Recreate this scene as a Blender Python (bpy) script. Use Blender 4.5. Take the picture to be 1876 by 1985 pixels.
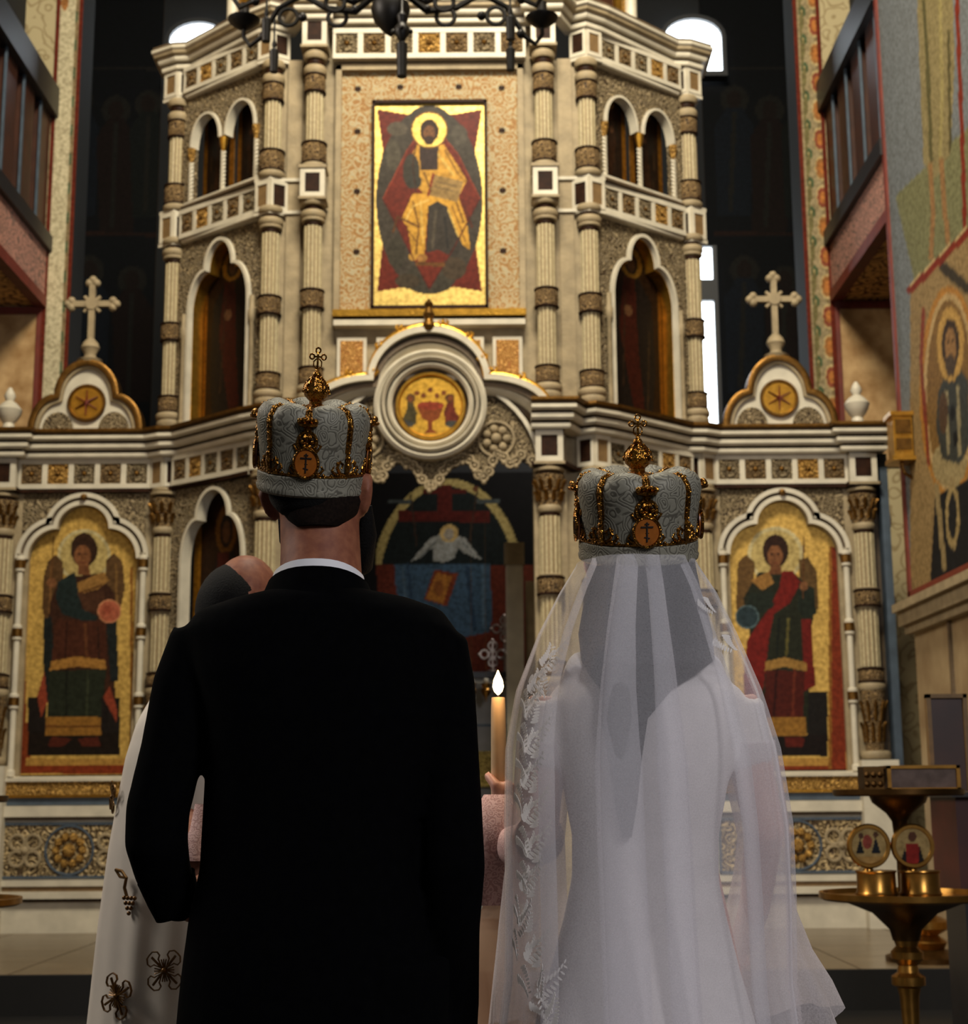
import bpy, bmesh, math, random
import numpy as np
from mathutils import Vector, Matrix
random.seed(7)
R = math.radians
for o in list(bpy.data.objects): bpy.data.objects.remove(o)
scene = bpy.context.scene
COL = scene.collection

# ------------------------------------------------------------------ camera
FPX = 2990.0; PITCH = R(10.57); ROLL = R(-0.4); CAMZ = 1.17
IW, IH = 1876.0, 1985.0
cd = bpy.data.cameras.new('camera'); cam = bpy.data.objects.new('camera', cd); COL.objects.link(cam)
CAMROT = Matrix.Rotation(math.pi/2+PITCH, 3, 'X') @ Matrix.Rotation(ROLL, 3, 'Z')
cam.matrix_world = Matrix.Translation((0, 0, CAMZ)) @ CAMROT.to_4x4()
cd.sensor_fit = 'HORIZONTAL'; cd.sensor_width = 36.0; cd.lens = FPX/IW*36.0
cd.clip_start = 0.05; cd.clip_end = 100
cd.dof.use_dof = True; cd.dof.focus_distance = 2.45; cd.dof.aperture_fstop = 9.5
scene.camera = cam

def P(px, py, Y):
    """photograph pixel -> point of the place on the plane y = Y"""
    d = CAMROT @ Vector((px-IW/2, IH/2-py, -FPX))
    t = Y/d.y
    return Vector((d.x*t, Y, CAMZ+d.z*t))
def PX(px, py, X):
    """the same on a side wall x = X"""
    d = CAMROT @ Vector((px-IW/2, IH/2-py, -FPX))
    t = X/d.x
    return Vector((X, d.y*t, CAMZ+d.z*t))
CRI = np.array(CAMROT.inverted())
def proj(V):
    V = np.asarray(V, float) - np.array([0, 0, CAMZ])
    c = V @ CRI.T
    return IW/2 + FPX*c[:, 0]/-c[:, 2], IH/2 - FPX*c[:, 1]/-c[:, 2]

# ------------------------------------------------------------------ world, large lights, exposure
w = bpy.data.worlds.new('world'); scene.world = w; w.use_nodes = True
w.node_tree.nodes['Background'].inputs[0].default_value = (1.0, 0.93, 0.84, 1)
w.node_tree.nodes['Background'].inputs[1].default_value = 0.048
AXL = -0.396
def area(name, loc, target, sx, sy, watt, col):
    l = bpy.data.lights.new(name, 'AREA'); l.shape = 'RECTANGLE'; l.size = sx; l.size_y = sy
    l.energy = watt; l.color = col
    o = bpy.data.objects.new(name, l); COL.objects.link(o); o.location = loc
    o.rotation_euler = (Vector(target)-Vector(loc)).to_track_quat('-Z', 'Y').to_euler()
    return o
area('assumed_overhead_light', (0.2, 5.6, 10.6), (-0.4, 11.2, 3.4), 2.4, 1.8, 960, (1.0, 0.92, 0.74))  # assumed overhead key light on the icon screen
area('added_rear_fill_light', (2.6, -2.4, 4.4), (0.3, 2.6, 1.35), 1.2, 2.0, 190, (0.95, 0.95, 1.0))  # added fill behind the camera, brightens the veil and backs; no window there
area('sanctuary_fill_light', (AXL+1.5, 12.7, 5.6), (AXL, 13.6, 2.8), 0.6, 0.9, 55, (1.0, 0.95, 0.88))  # added unseen fill inside the sanctuary, brightens the dove painting; no window here
area('added_left_fill_light', (-6.5, 5.0, 6.5), (-0.2, 8.0, 2.4), 2.0, 3.0, 380, (1.0, 0.92, 0.82))  # added unseen light from the left, brightens the right wall; no window built
scene.view_settings.view_transform = 'Standard'
scene.view_settings.look = 'None'
scene.view_settings.gamma = 1.0
scene.view_settings.use_curve_mapping = False
scene.view_settings.exposure = 0.22

# ------------------------------------------------------------------ materials
def lin(c):
    return tuple((v/255/12.92 if v/255 <= 0.04045 else ((v/255+0.055)/1.055)**2.4) for v in c)
MATS = {}
def nodes_of(name):
    m = bpy.data.materials.new(name); m.use_nodes = True
    nt = m.node_tree; b = nt.nodes['Principled BSDF']
    MATS[name] = m
    return m, nt, b
def mat(name, rgb, rough=0.5, metal=0.0, noise=0.0, scale=12.0, bump=0.0, bscale=None, spec=0.5, rgb2=None):
    m, nt, b = nodes_of(name)
    c = lin(rgb)
    b.inputs['Base Color'].default_value = (*c, 1); b.inputs['Roughness'].default_value = rough
    b.inputs['Metallic'].default_value = metal; b.inputs['Specular IOR Level'].default_value = spec
    if noise or rgb2 or bump:
        tc = nt.nodes.new('ShaderNodeTexCoord')
        n = nt.nodes.new('ShaderNodeTexNoise'); n.inputs['Scale'].default_value = scale; n.inputs['Detail'].default_value = 6
        nt.links.new(tc.outputs['Object'], n.inputs['Vector'])
        r = nt.nodes.new('ShaderNodeValToRGB')
        r.color_ramp.elements[0].position = 0.35; r.color_ramp.elements[1].position = 0.68
        c2 = lin(rgb2) if rgb2 else tuple(v*(1-noise) for v in c)
        r.color_ramp.elements[0].color = (*c2, 1); r.color_ramp.elements[1].color = (*c, 1)
        nt.links.new(n.outputs['Fac'], r.inputs[0]); nt.links.new(r.outputs[0], b.inputs['Base Color'])
        if bump:
            n2 = nt.nodes.new('ShaderNodeTexNoise'); n2.inputs['Scale'].default_value = bscale or scale*4
            nt.links.new(tc.outputs['Object'], n2.inputs['Vector'])
            bp = nt.nodes.new('ShaderNodeBump'); bp.inputs['Strength'].default_value = bump; bp.inputs['Distance'].default_value = 0.01
            nt.links.new(n2.outputs['Fac'], bp.inputs['Height']); nt.links.new(bp.outputs[0], b.inputs['Normal'])
    return m
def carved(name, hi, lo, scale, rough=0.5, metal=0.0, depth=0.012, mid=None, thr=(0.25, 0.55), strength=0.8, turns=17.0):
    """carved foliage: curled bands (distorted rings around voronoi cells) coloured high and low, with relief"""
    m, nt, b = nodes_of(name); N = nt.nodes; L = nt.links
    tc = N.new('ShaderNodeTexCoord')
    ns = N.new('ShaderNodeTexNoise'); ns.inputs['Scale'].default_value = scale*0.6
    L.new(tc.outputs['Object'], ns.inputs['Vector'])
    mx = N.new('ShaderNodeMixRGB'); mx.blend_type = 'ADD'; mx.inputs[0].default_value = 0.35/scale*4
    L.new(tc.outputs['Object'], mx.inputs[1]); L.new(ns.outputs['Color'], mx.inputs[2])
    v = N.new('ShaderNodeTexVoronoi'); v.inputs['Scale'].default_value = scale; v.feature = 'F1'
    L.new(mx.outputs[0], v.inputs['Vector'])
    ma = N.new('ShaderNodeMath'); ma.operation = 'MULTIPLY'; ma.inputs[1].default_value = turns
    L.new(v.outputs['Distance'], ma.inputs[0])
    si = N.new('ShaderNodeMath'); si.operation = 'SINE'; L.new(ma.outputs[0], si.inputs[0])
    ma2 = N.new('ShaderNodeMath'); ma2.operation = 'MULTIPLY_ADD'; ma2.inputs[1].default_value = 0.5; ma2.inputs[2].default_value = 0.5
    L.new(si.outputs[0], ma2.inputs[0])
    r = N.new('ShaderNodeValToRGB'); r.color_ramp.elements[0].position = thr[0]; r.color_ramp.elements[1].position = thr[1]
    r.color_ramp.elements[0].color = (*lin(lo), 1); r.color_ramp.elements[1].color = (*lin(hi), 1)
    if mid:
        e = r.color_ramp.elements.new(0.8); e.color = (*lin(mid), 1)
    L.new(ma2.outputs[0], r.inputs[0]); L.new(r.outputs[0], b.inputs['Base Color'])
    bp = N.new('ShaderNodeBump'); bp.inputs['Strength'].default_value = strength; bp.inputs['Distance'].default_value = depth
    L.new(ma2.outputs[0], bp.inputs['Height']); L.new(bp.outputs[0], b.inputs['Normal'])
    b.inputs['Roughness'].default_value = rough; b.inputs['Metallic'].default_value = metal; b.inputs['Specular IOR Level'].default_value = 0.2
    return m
def paint_mat(name, rough=0.45, gold_rough=0.34):
    """colour attribute: rgb paint, alpha = share of gold leaf"""
    m, nt, b = nodes_of(name); N = nt.nodes; L = nt.links
    a = N.new('ShaderNodeVertexColor'); a.layer_name = 'paint'
    tc = N.new('ShaderNodeTexCoord'); n = N.new('ShaderNodeTexNoise'); n.inputs['Scale'].default_value = 34; n.inputs['Detail'].default_value = 8
    L.new(tc.outputs['Object'], n.inputs['Vector'])
    r = N.new('ShaderNodeValToRGB'); r.color_ramp.elements[0].position = 0.3; r.color_ramp.elements[1].position = 0.7
    r.color_ramp.elements[0].color = (0.5, 0.48, 0.44, 1); r.color_ramp.elements[1].color = (1, 1, 1, 1)
    L.new(n.outputs['Fac'], r.inputs[0])
    mx = N.new('ShaderNodeMixRGB'); mx.blend_type = 'MULTIPLY'; mx.inputs[0].default_value = 1
    L.new(a.outputs['Color'], mx.inputs[1]); L.new(r.outputs[0], mx.inputs[2]); L.new(mx.outputs[0], b.inputs['Base Color'])
    g = N.new('ShaderNodeMath'); g.operation = 'MULTIPLY'; g.inputs[1].default_value = 0.75
    L.new(a.outputs['Alpha'], g.inputs[0]); L.new(g.outputs[0], b.inputs['Metallic'])
    b.inputs['Roughness'].default_value = rough; b.inputs['Specular IOR Level'].default_value = 0.12
    return m
def glow(name, rgb, s):
    m, nt, b = nodes_of(name)
    b.inputs['Emission Color'].default_value = (*lin(rgb), 1); b.inputs['Emission Strength'].default_value = s
    b.inputs['Base Color'].default_value = (*lin(rgb), 1)
    return m
def sheer(name, rgb, alpha, rough=0.9, sheen=0.0, noise=0.0):
    """gauze: part of the light goes through, the rest is scattered to both sides"""
    m, nt, b = nodes_of(name); N = nt.nodes; L = nt.links
    N.remove(b); out = N['Material Output']
    d = N.new('ShaderNodeBsdfDiffuse'); d.inputs[0].default_value = (*lin(rgb), 1)
    t = N.new('ShaderNodeBsdfTranslucent'); t.inputs[0].default_value = (*lin(rgb), 1)
    m1 = N.new('ShaderNodeMixShader'); m1.inputs[0].default_value = 0.45
    L.new(d.outputs[0], m1.inputs[1]); L.new(t.outputs[0], m1.inputs[2])
    tr = N.new('ShaderNodeBsdfTransparent')
    m2 = N.new('ShaderNodeMixShader'); m2.inputs[0].default_value = alpha
    L.new(tr.outputs[0], m2.inputs[1]); L.new(m1.outputs[0], m2.inputs[2])
    if noise:
        tc = N.new('ShaderNodeTexCoord'); n = N.new('ShaderNodeTexNoise'); n.inputs['Scale'].default_value = 420; n.inputs['Detail'].default_value = 2
        L.new(tc.outputs['Object'], n.inputs['Vector'])
        mr = N.new('ShaderNodeMapRange'); mr.inputs['From Min'].default_value = 0.3; mr.inputs['From Max'].default_value = 0.7
        mr.inputs['To Min'].default_value = alpha*(1-noise); mr.inputs['To Max'].default_value = min(1, alpha*(1+noise))
        L.new(n.outputs['Fac'], mr.inputs['Value']); L.new(mr.outputs[0], m2.inputs[0])
    L.new(m2.outputs[0], out.inputs['Surface'])
    return m

mat('stone', (160, 142, 110), 0.6, noise=0.3, scale=9, bump=0.3, spec=0.25)
mat('stone_dark', (98, 80, 58), 0.65, noise=0.3, scale=14, bump=0.3)
mat('marble', (206, 196, 174), 0.45, noise=0.2, scale=7, spec=0.3)
mat('shaft_marble', (186, 170, 132), 0.5, noise=0.3, scale=40, spec=0.3)
mat('marble_shadow_line', (60, 46, 34), 0.6)
mat('inlay_brown', (48, 26, 12), 0.6, noise=0.5, scale=20, spec=0.12)
mat('inlay_flute', (120, 92, 54), 0.6, noise=0.25, scale=25)
mat('gold', (214, 160, 62), 0.28, 0.9, noise=0.3, scale=18, bump=0.2)
mat('gold_dark', (120, 84, 34), 0.38, 0.85, noise=0.4, scale=22, bump=0.3)
mat('brass', (176, 128, 60), 0.3, 0.95, noise=0.35, scale=15)
mat('brass_dark', (92, 64, 30), 0.4, 0.9, noise=0.4, scale=15)
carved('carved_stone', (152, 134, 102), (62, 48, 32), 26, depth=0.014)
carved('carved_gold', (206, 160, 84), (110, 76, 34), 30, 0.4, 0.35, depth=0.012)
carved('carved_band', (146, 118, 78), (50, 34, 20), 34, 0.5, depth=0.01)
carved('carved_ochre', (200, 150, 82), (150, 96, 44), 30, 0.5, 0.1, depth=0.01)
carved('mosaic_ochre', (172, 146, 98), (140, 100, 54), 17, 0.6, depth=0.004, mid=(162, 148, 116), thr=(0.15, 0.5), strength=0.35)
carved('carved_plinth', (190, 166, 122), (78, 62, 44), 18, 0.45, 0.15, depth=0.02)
carved('scroll_wall', (176, 160, 122), (146, 128, 92), 5.5, 0.7, depth=0.002, thr=(0.05, 0.22), strength=0.2)
carved('parapet_paint', (176, 126, 108), (110, 88, 78), 13, 0.7, depth=0.002, thr=(0.1, 0.6), strength=0.2)
carved('soffit_lattice', (214, 166, 100), (100, 62, 40), 7, 0.7, depth=0.003, thr=(0.1, 0.4), strength=0.2)
mat('veined_marble', (196, 160, 112), 0.4, rgb2=(150, 112, 68), scale=6)
mat('cream_marble', (168, 146, 110), 0.45, rgb2=(140, 116, 84), scale=4)
mat('red_paint', (112, 40, 22), 0.6, noise=0.3, scale=10)
mat('blue_grey', (72, 84, 96), 0.5, noise=0.3, scale=10)
mat('dark_beam', (34, 30, 30), 0.42, noise=0.3, scale=12)
mat('dark_wood', (66, 34, 18), 0.45, noise=0.4, scale=7)
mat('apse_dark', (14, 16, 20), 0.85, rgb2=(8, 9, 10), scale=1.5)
mat('floor_dark', (13, 11, 10), 0.5, noise=0.4, scale=3)
mat('solea_marble', (104, 88, 66), 0.25, noise=0.25, scale=3)
mat('carpet_dark', (11, 8, 7), 0.95, noise=0.4, scale=30)
paint_mat('icon_paint'); paint_mat('fresco_paint', 0.75)
glow('window_light', (235, 246, 255), 7.0)
mat('iron', (30, 26, 22), 0.45, 0.6, noise=0.3, scale=30)
mat('window_bar', (40, 40, 42), 0.5)

# ------------------------------------------------------------------ mesh helpers
WM = {}
def world_of(o): return WM.get(o, Matrix.Identity(4))
class MB:
    def __init__(s, frame=None): s.v = []; s.f = []; s.m = []; s.fr = frame; s.cm = 0
    def add(s, vs, fs):
        b = len(s.v)
        s.v += [tuple(s.fr(*p)) if s.fr else tuple(p) for p in vs]
        s.f += [tuple(i+b for i in f) for f in fs]; s.m += [s.cm]*len(fs)
    def box(s, x0, x1, y0, y1, z0, z1):
        s.add([(x0, y0, z0), (x1, y0, z0), (x1, y1, z0), (x0, y1, z0), (x0, y0, z1), (x1, y0, z1), (x1, y1, z1), (x0, y1, z1)],
              [(0, 3, 2, 1), (4, 5, 6, 7), (0, 1, 5, 4), (1, 2, 6, 5), (2, 3, 7, 6), (3, 0, 4, 7)])
    def prism(s, pts, z0, z1):
        n = len(pts)
        s.add([(x, y, z0) for x, y in pts]+[(x, y, z1) for x, y in pts],
              [tuple(range(n))[::-1], tuple(range(n, 2*n))]+[(i, (i+1) % n, n+(i+1) % n, n+i) for i in range(n)])
    def plate(s, pts, y0, y1):
        """outline in x,z, thickness along y"""
        n = len(pts)
        s.add([(x, y0, z) for x, z in pts]+[(x, y1, z) for x, z in pts],
              [tuple(range(n)), tuple(range(n, 2*n))[::-1]]+[(i, (i+1) % n, n+(i+1) % n, n+i) for i in range(n)])
    def over(s, curve, ztop, y0, y1):
        """spandrel: fills between a curve (x,z) and the level ztop"""
        n = len(curve); vs = []
        for x, z in curve: vs += [(x, y0, z), (x, y0, ztop), (x, y1, z), (x, y1, ztop)]
        fs = []
        for i in range(n-1):
            a, b = 4*i, 4*i+4
            fs += [(a, b, b+1, a+1), (a+2, a+3, b+3, b+2), (a, a+2, b+2, b), (a+1, b+1, b+3, a+3)]
        fs += [(0, 1, 3, 2), (4*n-4, 4*n-2, 4*n-1, 4*n-3)]
        s.add(vs, fs)
    def lathe(s, prof, c=(0, 0, 0), seg=20, axis='z', sy=1.0):
        n = len(prof); vs = []
        for r, h in prof:
            for k in range(seg):
                a = 2*math.pi*k/seg
                x, y = r*math.cos(a), r*math.sin(a)*sy
                vs.append((c[0]+x, c[1]+y, c[2]+h) if axis == 'z' else ((c[0]+x, c[1]+h, c[2]+y) if axis == 'y' else (c[0]+h, c[1]+x, c[2]+y)))
        fs = [(i*seg+k, i*seg+(k+1) % seg, (i+1)*seg+(k+1) % seg, (i+1)*seg+k) for i in range(n-1) for k in range(seg)]
        fs += [tuple(range(seg))[::-1], tuple(range((n-1)*seg, n*seg))]
        s.add(vs, fs)
    def sphere(s, c, r, seg=10, sz=1.0):
        s.lathe([(max(1e-4, r*math.sin(math.pi*i/6)), -r*sz*math.cos(math.pi*i/6)) for i in range(7)], c, seg)
    def tube(s, pts, r, seg=8, closed=False, sq=1.0, ref=None):
        pts = [Vector(p) for p in pts]; n = len(pts)
        rr = r if isinstance(r, (list, tuple)) else [r]*n
        vs = []; up = None
        for i, p in enumerate(pts):
            t = (pts[(i+1) % n]-pts[i-1]) if closed else (pts[min(i+1, n-1)]-pts[max(i-1, 0)])
            if t.length < 1e-9: t = Vector((0, 0, 1))
            t.normalize()
            if ref is not None: up = Vector(ref)-t*t.dot(Vector(ref))
            elif up is None:
                up = Vector((0, 0, 1)) if abs(t.z) < 0.9 else Vector((1, 0, 0)); up = up-t*t.dot(up)
            else: up = up-t*t.dot(up)
            if up.length < 1e-6: up = t.orthogonal()
            up.normalize(); sd = t.cross(up)
            for k in range(seg):
                a = 2*math.pi*(k+0.5)/seg
                vs.append(tuple(p+sd*(rr[i]*math.cos(a))+up*(rr[i]*sq*math.sin(a))))
        m = n if closed else n-1
        fs = [(i*seg+k, i*seg+(k+1) % seg, ((i+1) % n)*seg+(k+1) % seg, ((i+1) % n)*seg+k) for i in range(m) for k in range(seg)]
        if not closed: fs += [tuple(range(seg))[::-1], tuple(range((n-1)*seg, n*seg))]
        s.add(vs, fs)
    def ring(s, c, R_, r, seg=20, axis='y', n=6):
        pts = []
        for k in range(seg):
            a = 2*math.pi*k/seg
            pts.append((c[0]+R_*math.cos(a), c[1], c[2]+R_*math.sin(a)) if axis == 'y' else (c[0]+R_*math.cos(a), c[1]+R_*math.sin(a), c[2]))
        s.tube(pts, r, n, True)
    def loft(s, secs, seg=24, e=2.3):
        """horizontal super-ellipse sections (x, y, z, rx, ry)"""
        vs = []
        for x, y, z, rx, ry in secs:
            for k in range(seg):
                a = 2*math.pi*k/seg; c, q = math.cos(a), math.sin(a)
                vs.append((x+rx*math.copysign(abs(c)**(2/e), c), y+ry*math.copysign(abs(q)**(2/e), q), z))
        n = len(secs)
        fs = [(i*seg+k, i*seg+(k+1) % seg, (i+1)*seg+(k+1) % seg, (i+1)*seg+k) for i in range(n-1) for k in range(seg)]
        fs += [tuple(range(seg))[::-1], tuple(range((n-1)*seg, n*seg))]
        s.add(vs, fs)
    def sweep(s, path, prof, closed_prof=True):
        """plan path [(x,y)], profile [(out,z)]; out = to the left-hand side turned towards the camera"""
        n = len(path); pts = [Vector((p[0], p[1], 0)) for p in path]; off = []
        for i in range(n):
            a = (pts[i]-pts[i-1]).normalized() if i > 0 else None
            b = (pts[i+1]-pts[i]).normalized() if i < n-1 else None
            na = Vector((a.y, -a.x, 0)) if a else None; nb = Vector((b.y, -b.x, 0)) if b else None
            if na is None: off.append(nb)
            elif nb is None: off.append(na)
            else:
                m = (na+nb); m.normalize(); off.append(m/max(0.35, m.dot(nb)))
        k = len(prof); vs = []
        for i in range(n):
            for o, z in prof:
                q = pts[i]+off[i]*o; vs.append((q.x, q.y, z))
        fs = [(i*k+j, i*k+(j+1) % k, (i+1)*k+(j+1) % k, (i+1)*k+j) for i in range(n-1) for j in range(k)]
        fs += [tuple(range(k)), tuple(range((n-1)*k, n*k))[::-1]]
        s.add(vs, fs)
    def arch_sweep(s, curve, prof):
        """curve in x,z; profile [(outward from curve, y)]"""
        n = len(curve); pts = [Vector((p[0], 0, p[1])) for p in curve]; vs = []; k = len(prof)
        for i in range(n):
            t = (pts[min(i+1, n-1)]-pts[max(i-1, 0)]).normalized()
            nn = Vector((-t.z, 0, t.x))
            for o, y in prof:
                q = pts[i]+nn*o; vs.append((q.x, y, q.z))
        fs = [(i*k+j, i*k+(j+1) % k, (i+1)*k+(j+1) % k, (i+1)*k+j) for i in range(n-1) for j in range(k)]
        fs += [tuple(range(k)), tuple(range((n-1)*k, n*k))[::-1]]
        s.add(vs, fs)
    def mesh(s, name, mats, smooth=False, angle=40):
        me = bpy.data.meshes.new(name); me.from_pydata(s.v, [], s.f); me.validate()
        for m in (mats if isinstance(mats, (list, tuple)) else [mats]): me.materials.append(MATS[m] if isinstance(m, str) else m)
        if len(me.polygons) == len(s.m): me.polygons.foreach_set('material_index', s.m)
        bm = bmesh.new(); bm.from_mesh(me); bmesh.ops.recalc_face_normals(bm, faces=bm.faces)
        if smooth:
            for f in bm.faces: f.smooth = True
            for e in bm.edges:
                if len(e.link_faces) == 2 and e.calc_face_angle(0) > R(angle): e.smooth = False
        bm.to_mesh(me); bm.free()
        return me
    def build(s, name, mats, parent=None, smooth=False, angle=40):
        return obj(name, s.mesh(name, mats, smooth, angle), parent)
def obj(name, me, parent=None, M=None):
    o = bpy.data.objects.new(name, me); COL.objects.link(o)
    if parent is not None:
        o.parent = parent; o.matrix_parent_inverse = world_of(parent).inverted()
    o.matrix_basis = M if M is not None else Matrix.Identity(4)
    WM[o] = o.matrix_basis.copy()
    return o
def tag(o, label=None, cat=None, group=None, kind=None):
    if label: o['label'] = label
    if cat: o['category'] = cat
    if group: o['group'] = group
    if kind: o['kind'] = kind
    return o
def thing(name, loc, label, cat, group=None):
    o = bpy.data.objects.new(name, None); COL.objects.link(o); o.empty_display_size = 0.1
    o.matrix_basis = Matrix.Translation(loc); WM[o] = o.matrix_basis.copy()
    return tag(o, label, cat, group)
def T(x, y, z): return Matrix.Translation((x, y, z))
def frame(O, U):
    """(u, d, z): u along the wall, d out of it towards the nave"""
    U = Vector((U[0], U[1], 0)).normalized(); O = Vector((O[0], O[1], 0))
    N = Vector((U.y, -U.x, 0))
    if N.y > 0: N = -N
    def f(u, d, z): q = O+U*u+N*d; return (q.x, q.y, z)
    f.O, f.U, f.N = O, U, N
    return f
def trefoil(x0, x1, zs, zc, zt, hc, n=10):
    cx = (x0+x1)/2; pts = []
    for i in range(n+1):
        a = math.pi/2*i/n; pts.append((cx-hc-(cx-hc-x0)*math.cos(a), zs+(zc-zs)*math.sin(a)))
    for i in range(1, 2*n):
        a = math.pi*i/(2*n); pts.append((cx-hc*math.cos(a), zc+(zt-zc)*math.sin(a)))
    for i in range(n, -1, -1):
        a = math.pi/2*i/n; pts.append((cx+hc+(x1-cx-hc)*math.cos(a), zs+(zc-zs)*math.sin(a)))
    return pts
def round_arch(x0, x1, zs, zt, n=16):
    cx = (x0+x1)/2; r = (x1-x0)/2
    return [(cx-r*math.cos(math.pi*i/n), zs+(zt-zs)*math.sin(math.pi*i/n)) for i in range(n+1)]

# ------------------------------------------------------------------ painted panels (paint as colour attribute)
def inpoly(x, y, pts):
    r = np.zeros(x.shape, bool); n = len(pts)
    for i in range(n):
        x1, y1 = pts[i]; x2, y2 = pts[(i+1) % n]
        if y1 == y2: continue
        c = ((y1 > y) != (y2 > y)) & (x < (x2-x1)*(y-y1)/(y2-y1)+x1)
        r ^= c
    return r
GAIN = 1.0
def paint(px, py, ops, gain=1.0):
    n = len(px); c = np.zeros((n, 4))
    for op in ops:
        k = op[0]
        if k == 'e': _, cx, cy, rx, ry, col = op[:6]; m = ((px-cx)/rx)**2+((py-cy)/ry)**2 < 1; g = op[6] if len(op) > 6 else 0
        elif k == 'ring': _, cx, cy, rx, ry, t, col = op[:7]; q = ((px-cx)/rx)**2+((py-cy)/ry)**2; m = (q < 1) & (q > (1-t)**2); g = op[7] if len(op) > 7 else 0
        elif k == 'r': _, x0, y0, x1, y1, col = op[:6]; m = (px >= x0) & (px <= x1) & (py >= y0) & (py <= y1); g = op[6] if len(op) > 6 else 0
        elif k == 'p': _, pts, col = op[:3]; m = inpoly(px, py, pts); g = op[3] if len(op) > 3 else 0
        elif k == 'l':
            _, pts, wd, col = op[:4]; m = np.zeros(n, bool); g = op[4] if len(op) > 4 else 0
            for (x1, y1), (x2, y2) in zip(pts[:-1], pts[1:]):
                dx, dy = x2-x1, y2-y1; t = np.clip(((px-x1)*dx+(py-y1)*dy)/max(1e-6, dx*dx+dy*dy), 0, 1)
                m |= (px-x1-t*dx)**2+(py-y1-t*dy)**2 < (wd/2)**2
        elif k == 'f': m = op[1](px, py); col = op[2]; g = op[3] if len(op) > 3 else 0
        c[m] = (*[min(1, v*gain) for v in lin(col)], g)
    return c
def painted(name, corner, eu, ev, nu, nv, ops, parent=None, thick=0.02, material='icon_paint', space='px', gain=1.0):
    """rectangular board: corner + u*eu + v*ev, painted; a slab with real thickness"""
    corner, eu, ev = Vector(corner), Vector(eu), Vector(ev)
    us, vs = np.meshgrid(np.linspace(0, 1, nu+1), np.linspace(0, 1, nv+1))
    us, vs = us.ravel(), vs.ravel()
    V = np.array(corner)[None]+us[:, None]*np.array(eu)[None]+vs[:, None]*np.array(ev)[None]
    px, py = proj(V) if space == 'px' else (us, vs)
    colr = paint(px, py, ops, gain)
    n = eu.cross(ev).normalized()
    if n.dot(Vector((0, 0, CAMZ))-corner) < 0: n = -n
    i = np.arange(nv)[:, None]*(nu+1)+np.arange(nu)[None]
    F = np.stack([i, i+1, i+nu+2, i+nu+1], -1).reshape(-1, 4)
    nb = len(V)
    back = [corner-n*thick, corner+eu-n*thick, corner+eu+ev-n*thick, corner+ev-n*thick]
    V = np.vstack([V, np.array(back)])
    rim = [(0, nb, nb+1, nu), (nu, nb+1, nb+2, nb-1), (nb-1, nb+2, nb+3, nb-1-nu), (nb-1-nu, nb+3, nb, 0), (nb, nb+3, nb+2, nb+1)]
    me = bpy.data.meshes.new(name); me.from_pydata(V.tolist(), [], F.tolist()+rim)
    me.materials.append(MATS[material])
    ca = me.color_attributes.new('paint', 'FLOAT_COLOR', 'POINT')
    full = np.vstack([colr, np.tile([0.1, 0.06, 0.03, 0], (4, 1))])
    ca.data.foreach_set('color', full.astype(np.float32).ravel())
    return obj(name, me, parent)
def remesh(name, mb, mats, voxel, parent=None, smooth=4):
    me = mb.mesh(name, mats)
    o = bpy.data.objects.new(name, me); COL.objects.link(o)
    md = o.modifiers.new('r', 'REMESH'); md.mode = 'VOXEL'; md.voxel_size = voxel
    bpy.context.view_layer.update()
    dg = bpy.context.evaluated_depsgraph_get()
    me2 = bpy.data.meshes.new_from_object(o.evaluated_get(dg)); me2.name = name
    bpy.data.objects.remove(o)
    bm = bmesh.new(); bm.from_mesh(me2)
    for _ in range(smooth): bmesh.ops.smooth_vert(bm, verts=bm.verts, factor=0.5, use_axis_x=True, use_axis_y=True, use_axis_z=True)
    for f in bm.faces: f.smooth = True
    bm.to_mesh(me2); bm.free()
    if not me2.materials:
        for m in (mats if isinstance(mats, (list, tuple)) else [mats]): me2.materials.append(MATS[m])
    return obj(name, me2, parent)
# ================================================================== THE PLACE
AX = -0.396            # axis of the icon screen
YC, YI, YO = 11.0, 11.14, 11.80
XC, XI, XO, XE = 0.873, 1.21, 2.09, 3.345
ZS = 0.22              # top of the raised platform in front of the screen
XR, XL = 3.12, -3.91   # side walls
def zc(py): return P(832, py, YC).z          # levels read on the middle bay
def zo(py): return P(838, py, YO).z          # levels read on the outer bays
def zq(py): return P(838, py, 11.85).z

# ---- floor and platform
b = MB(); b.box(-7, 7, -4, 17, -0.2, 0.0); tag(b.build('floor', 'floor_dark'), 'dark polished church floor below the platform', 'floor', kind='structure')
b = MB(); b.box(-5.2, 4.4, 9.0, 13.3, 0.0, ZS-0.02)
sol = tag(b.build('solea_platform', 'carpet_dark'), 'low marble platform running in front of the icon screen', 'platform', kind='structure')
random.seed(3)
b = MB(); b.box(-0.395, 0.395, -0.345, 0.345, 0, 0.02); slab_me = b.mesh('slab', 'solea_marble')
for i in range(12):
    for j in range(4):
        obj('slab', slab_me, sol, T(-4.7+i*0.8, 9.36+j*0.7, ZS-0.02))
b = MB(); b.box(-5.0, 4.3, 8.97, 9.0, 0.0, ZS); b.build('riser', 'carpet_dark', sol)

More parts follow.
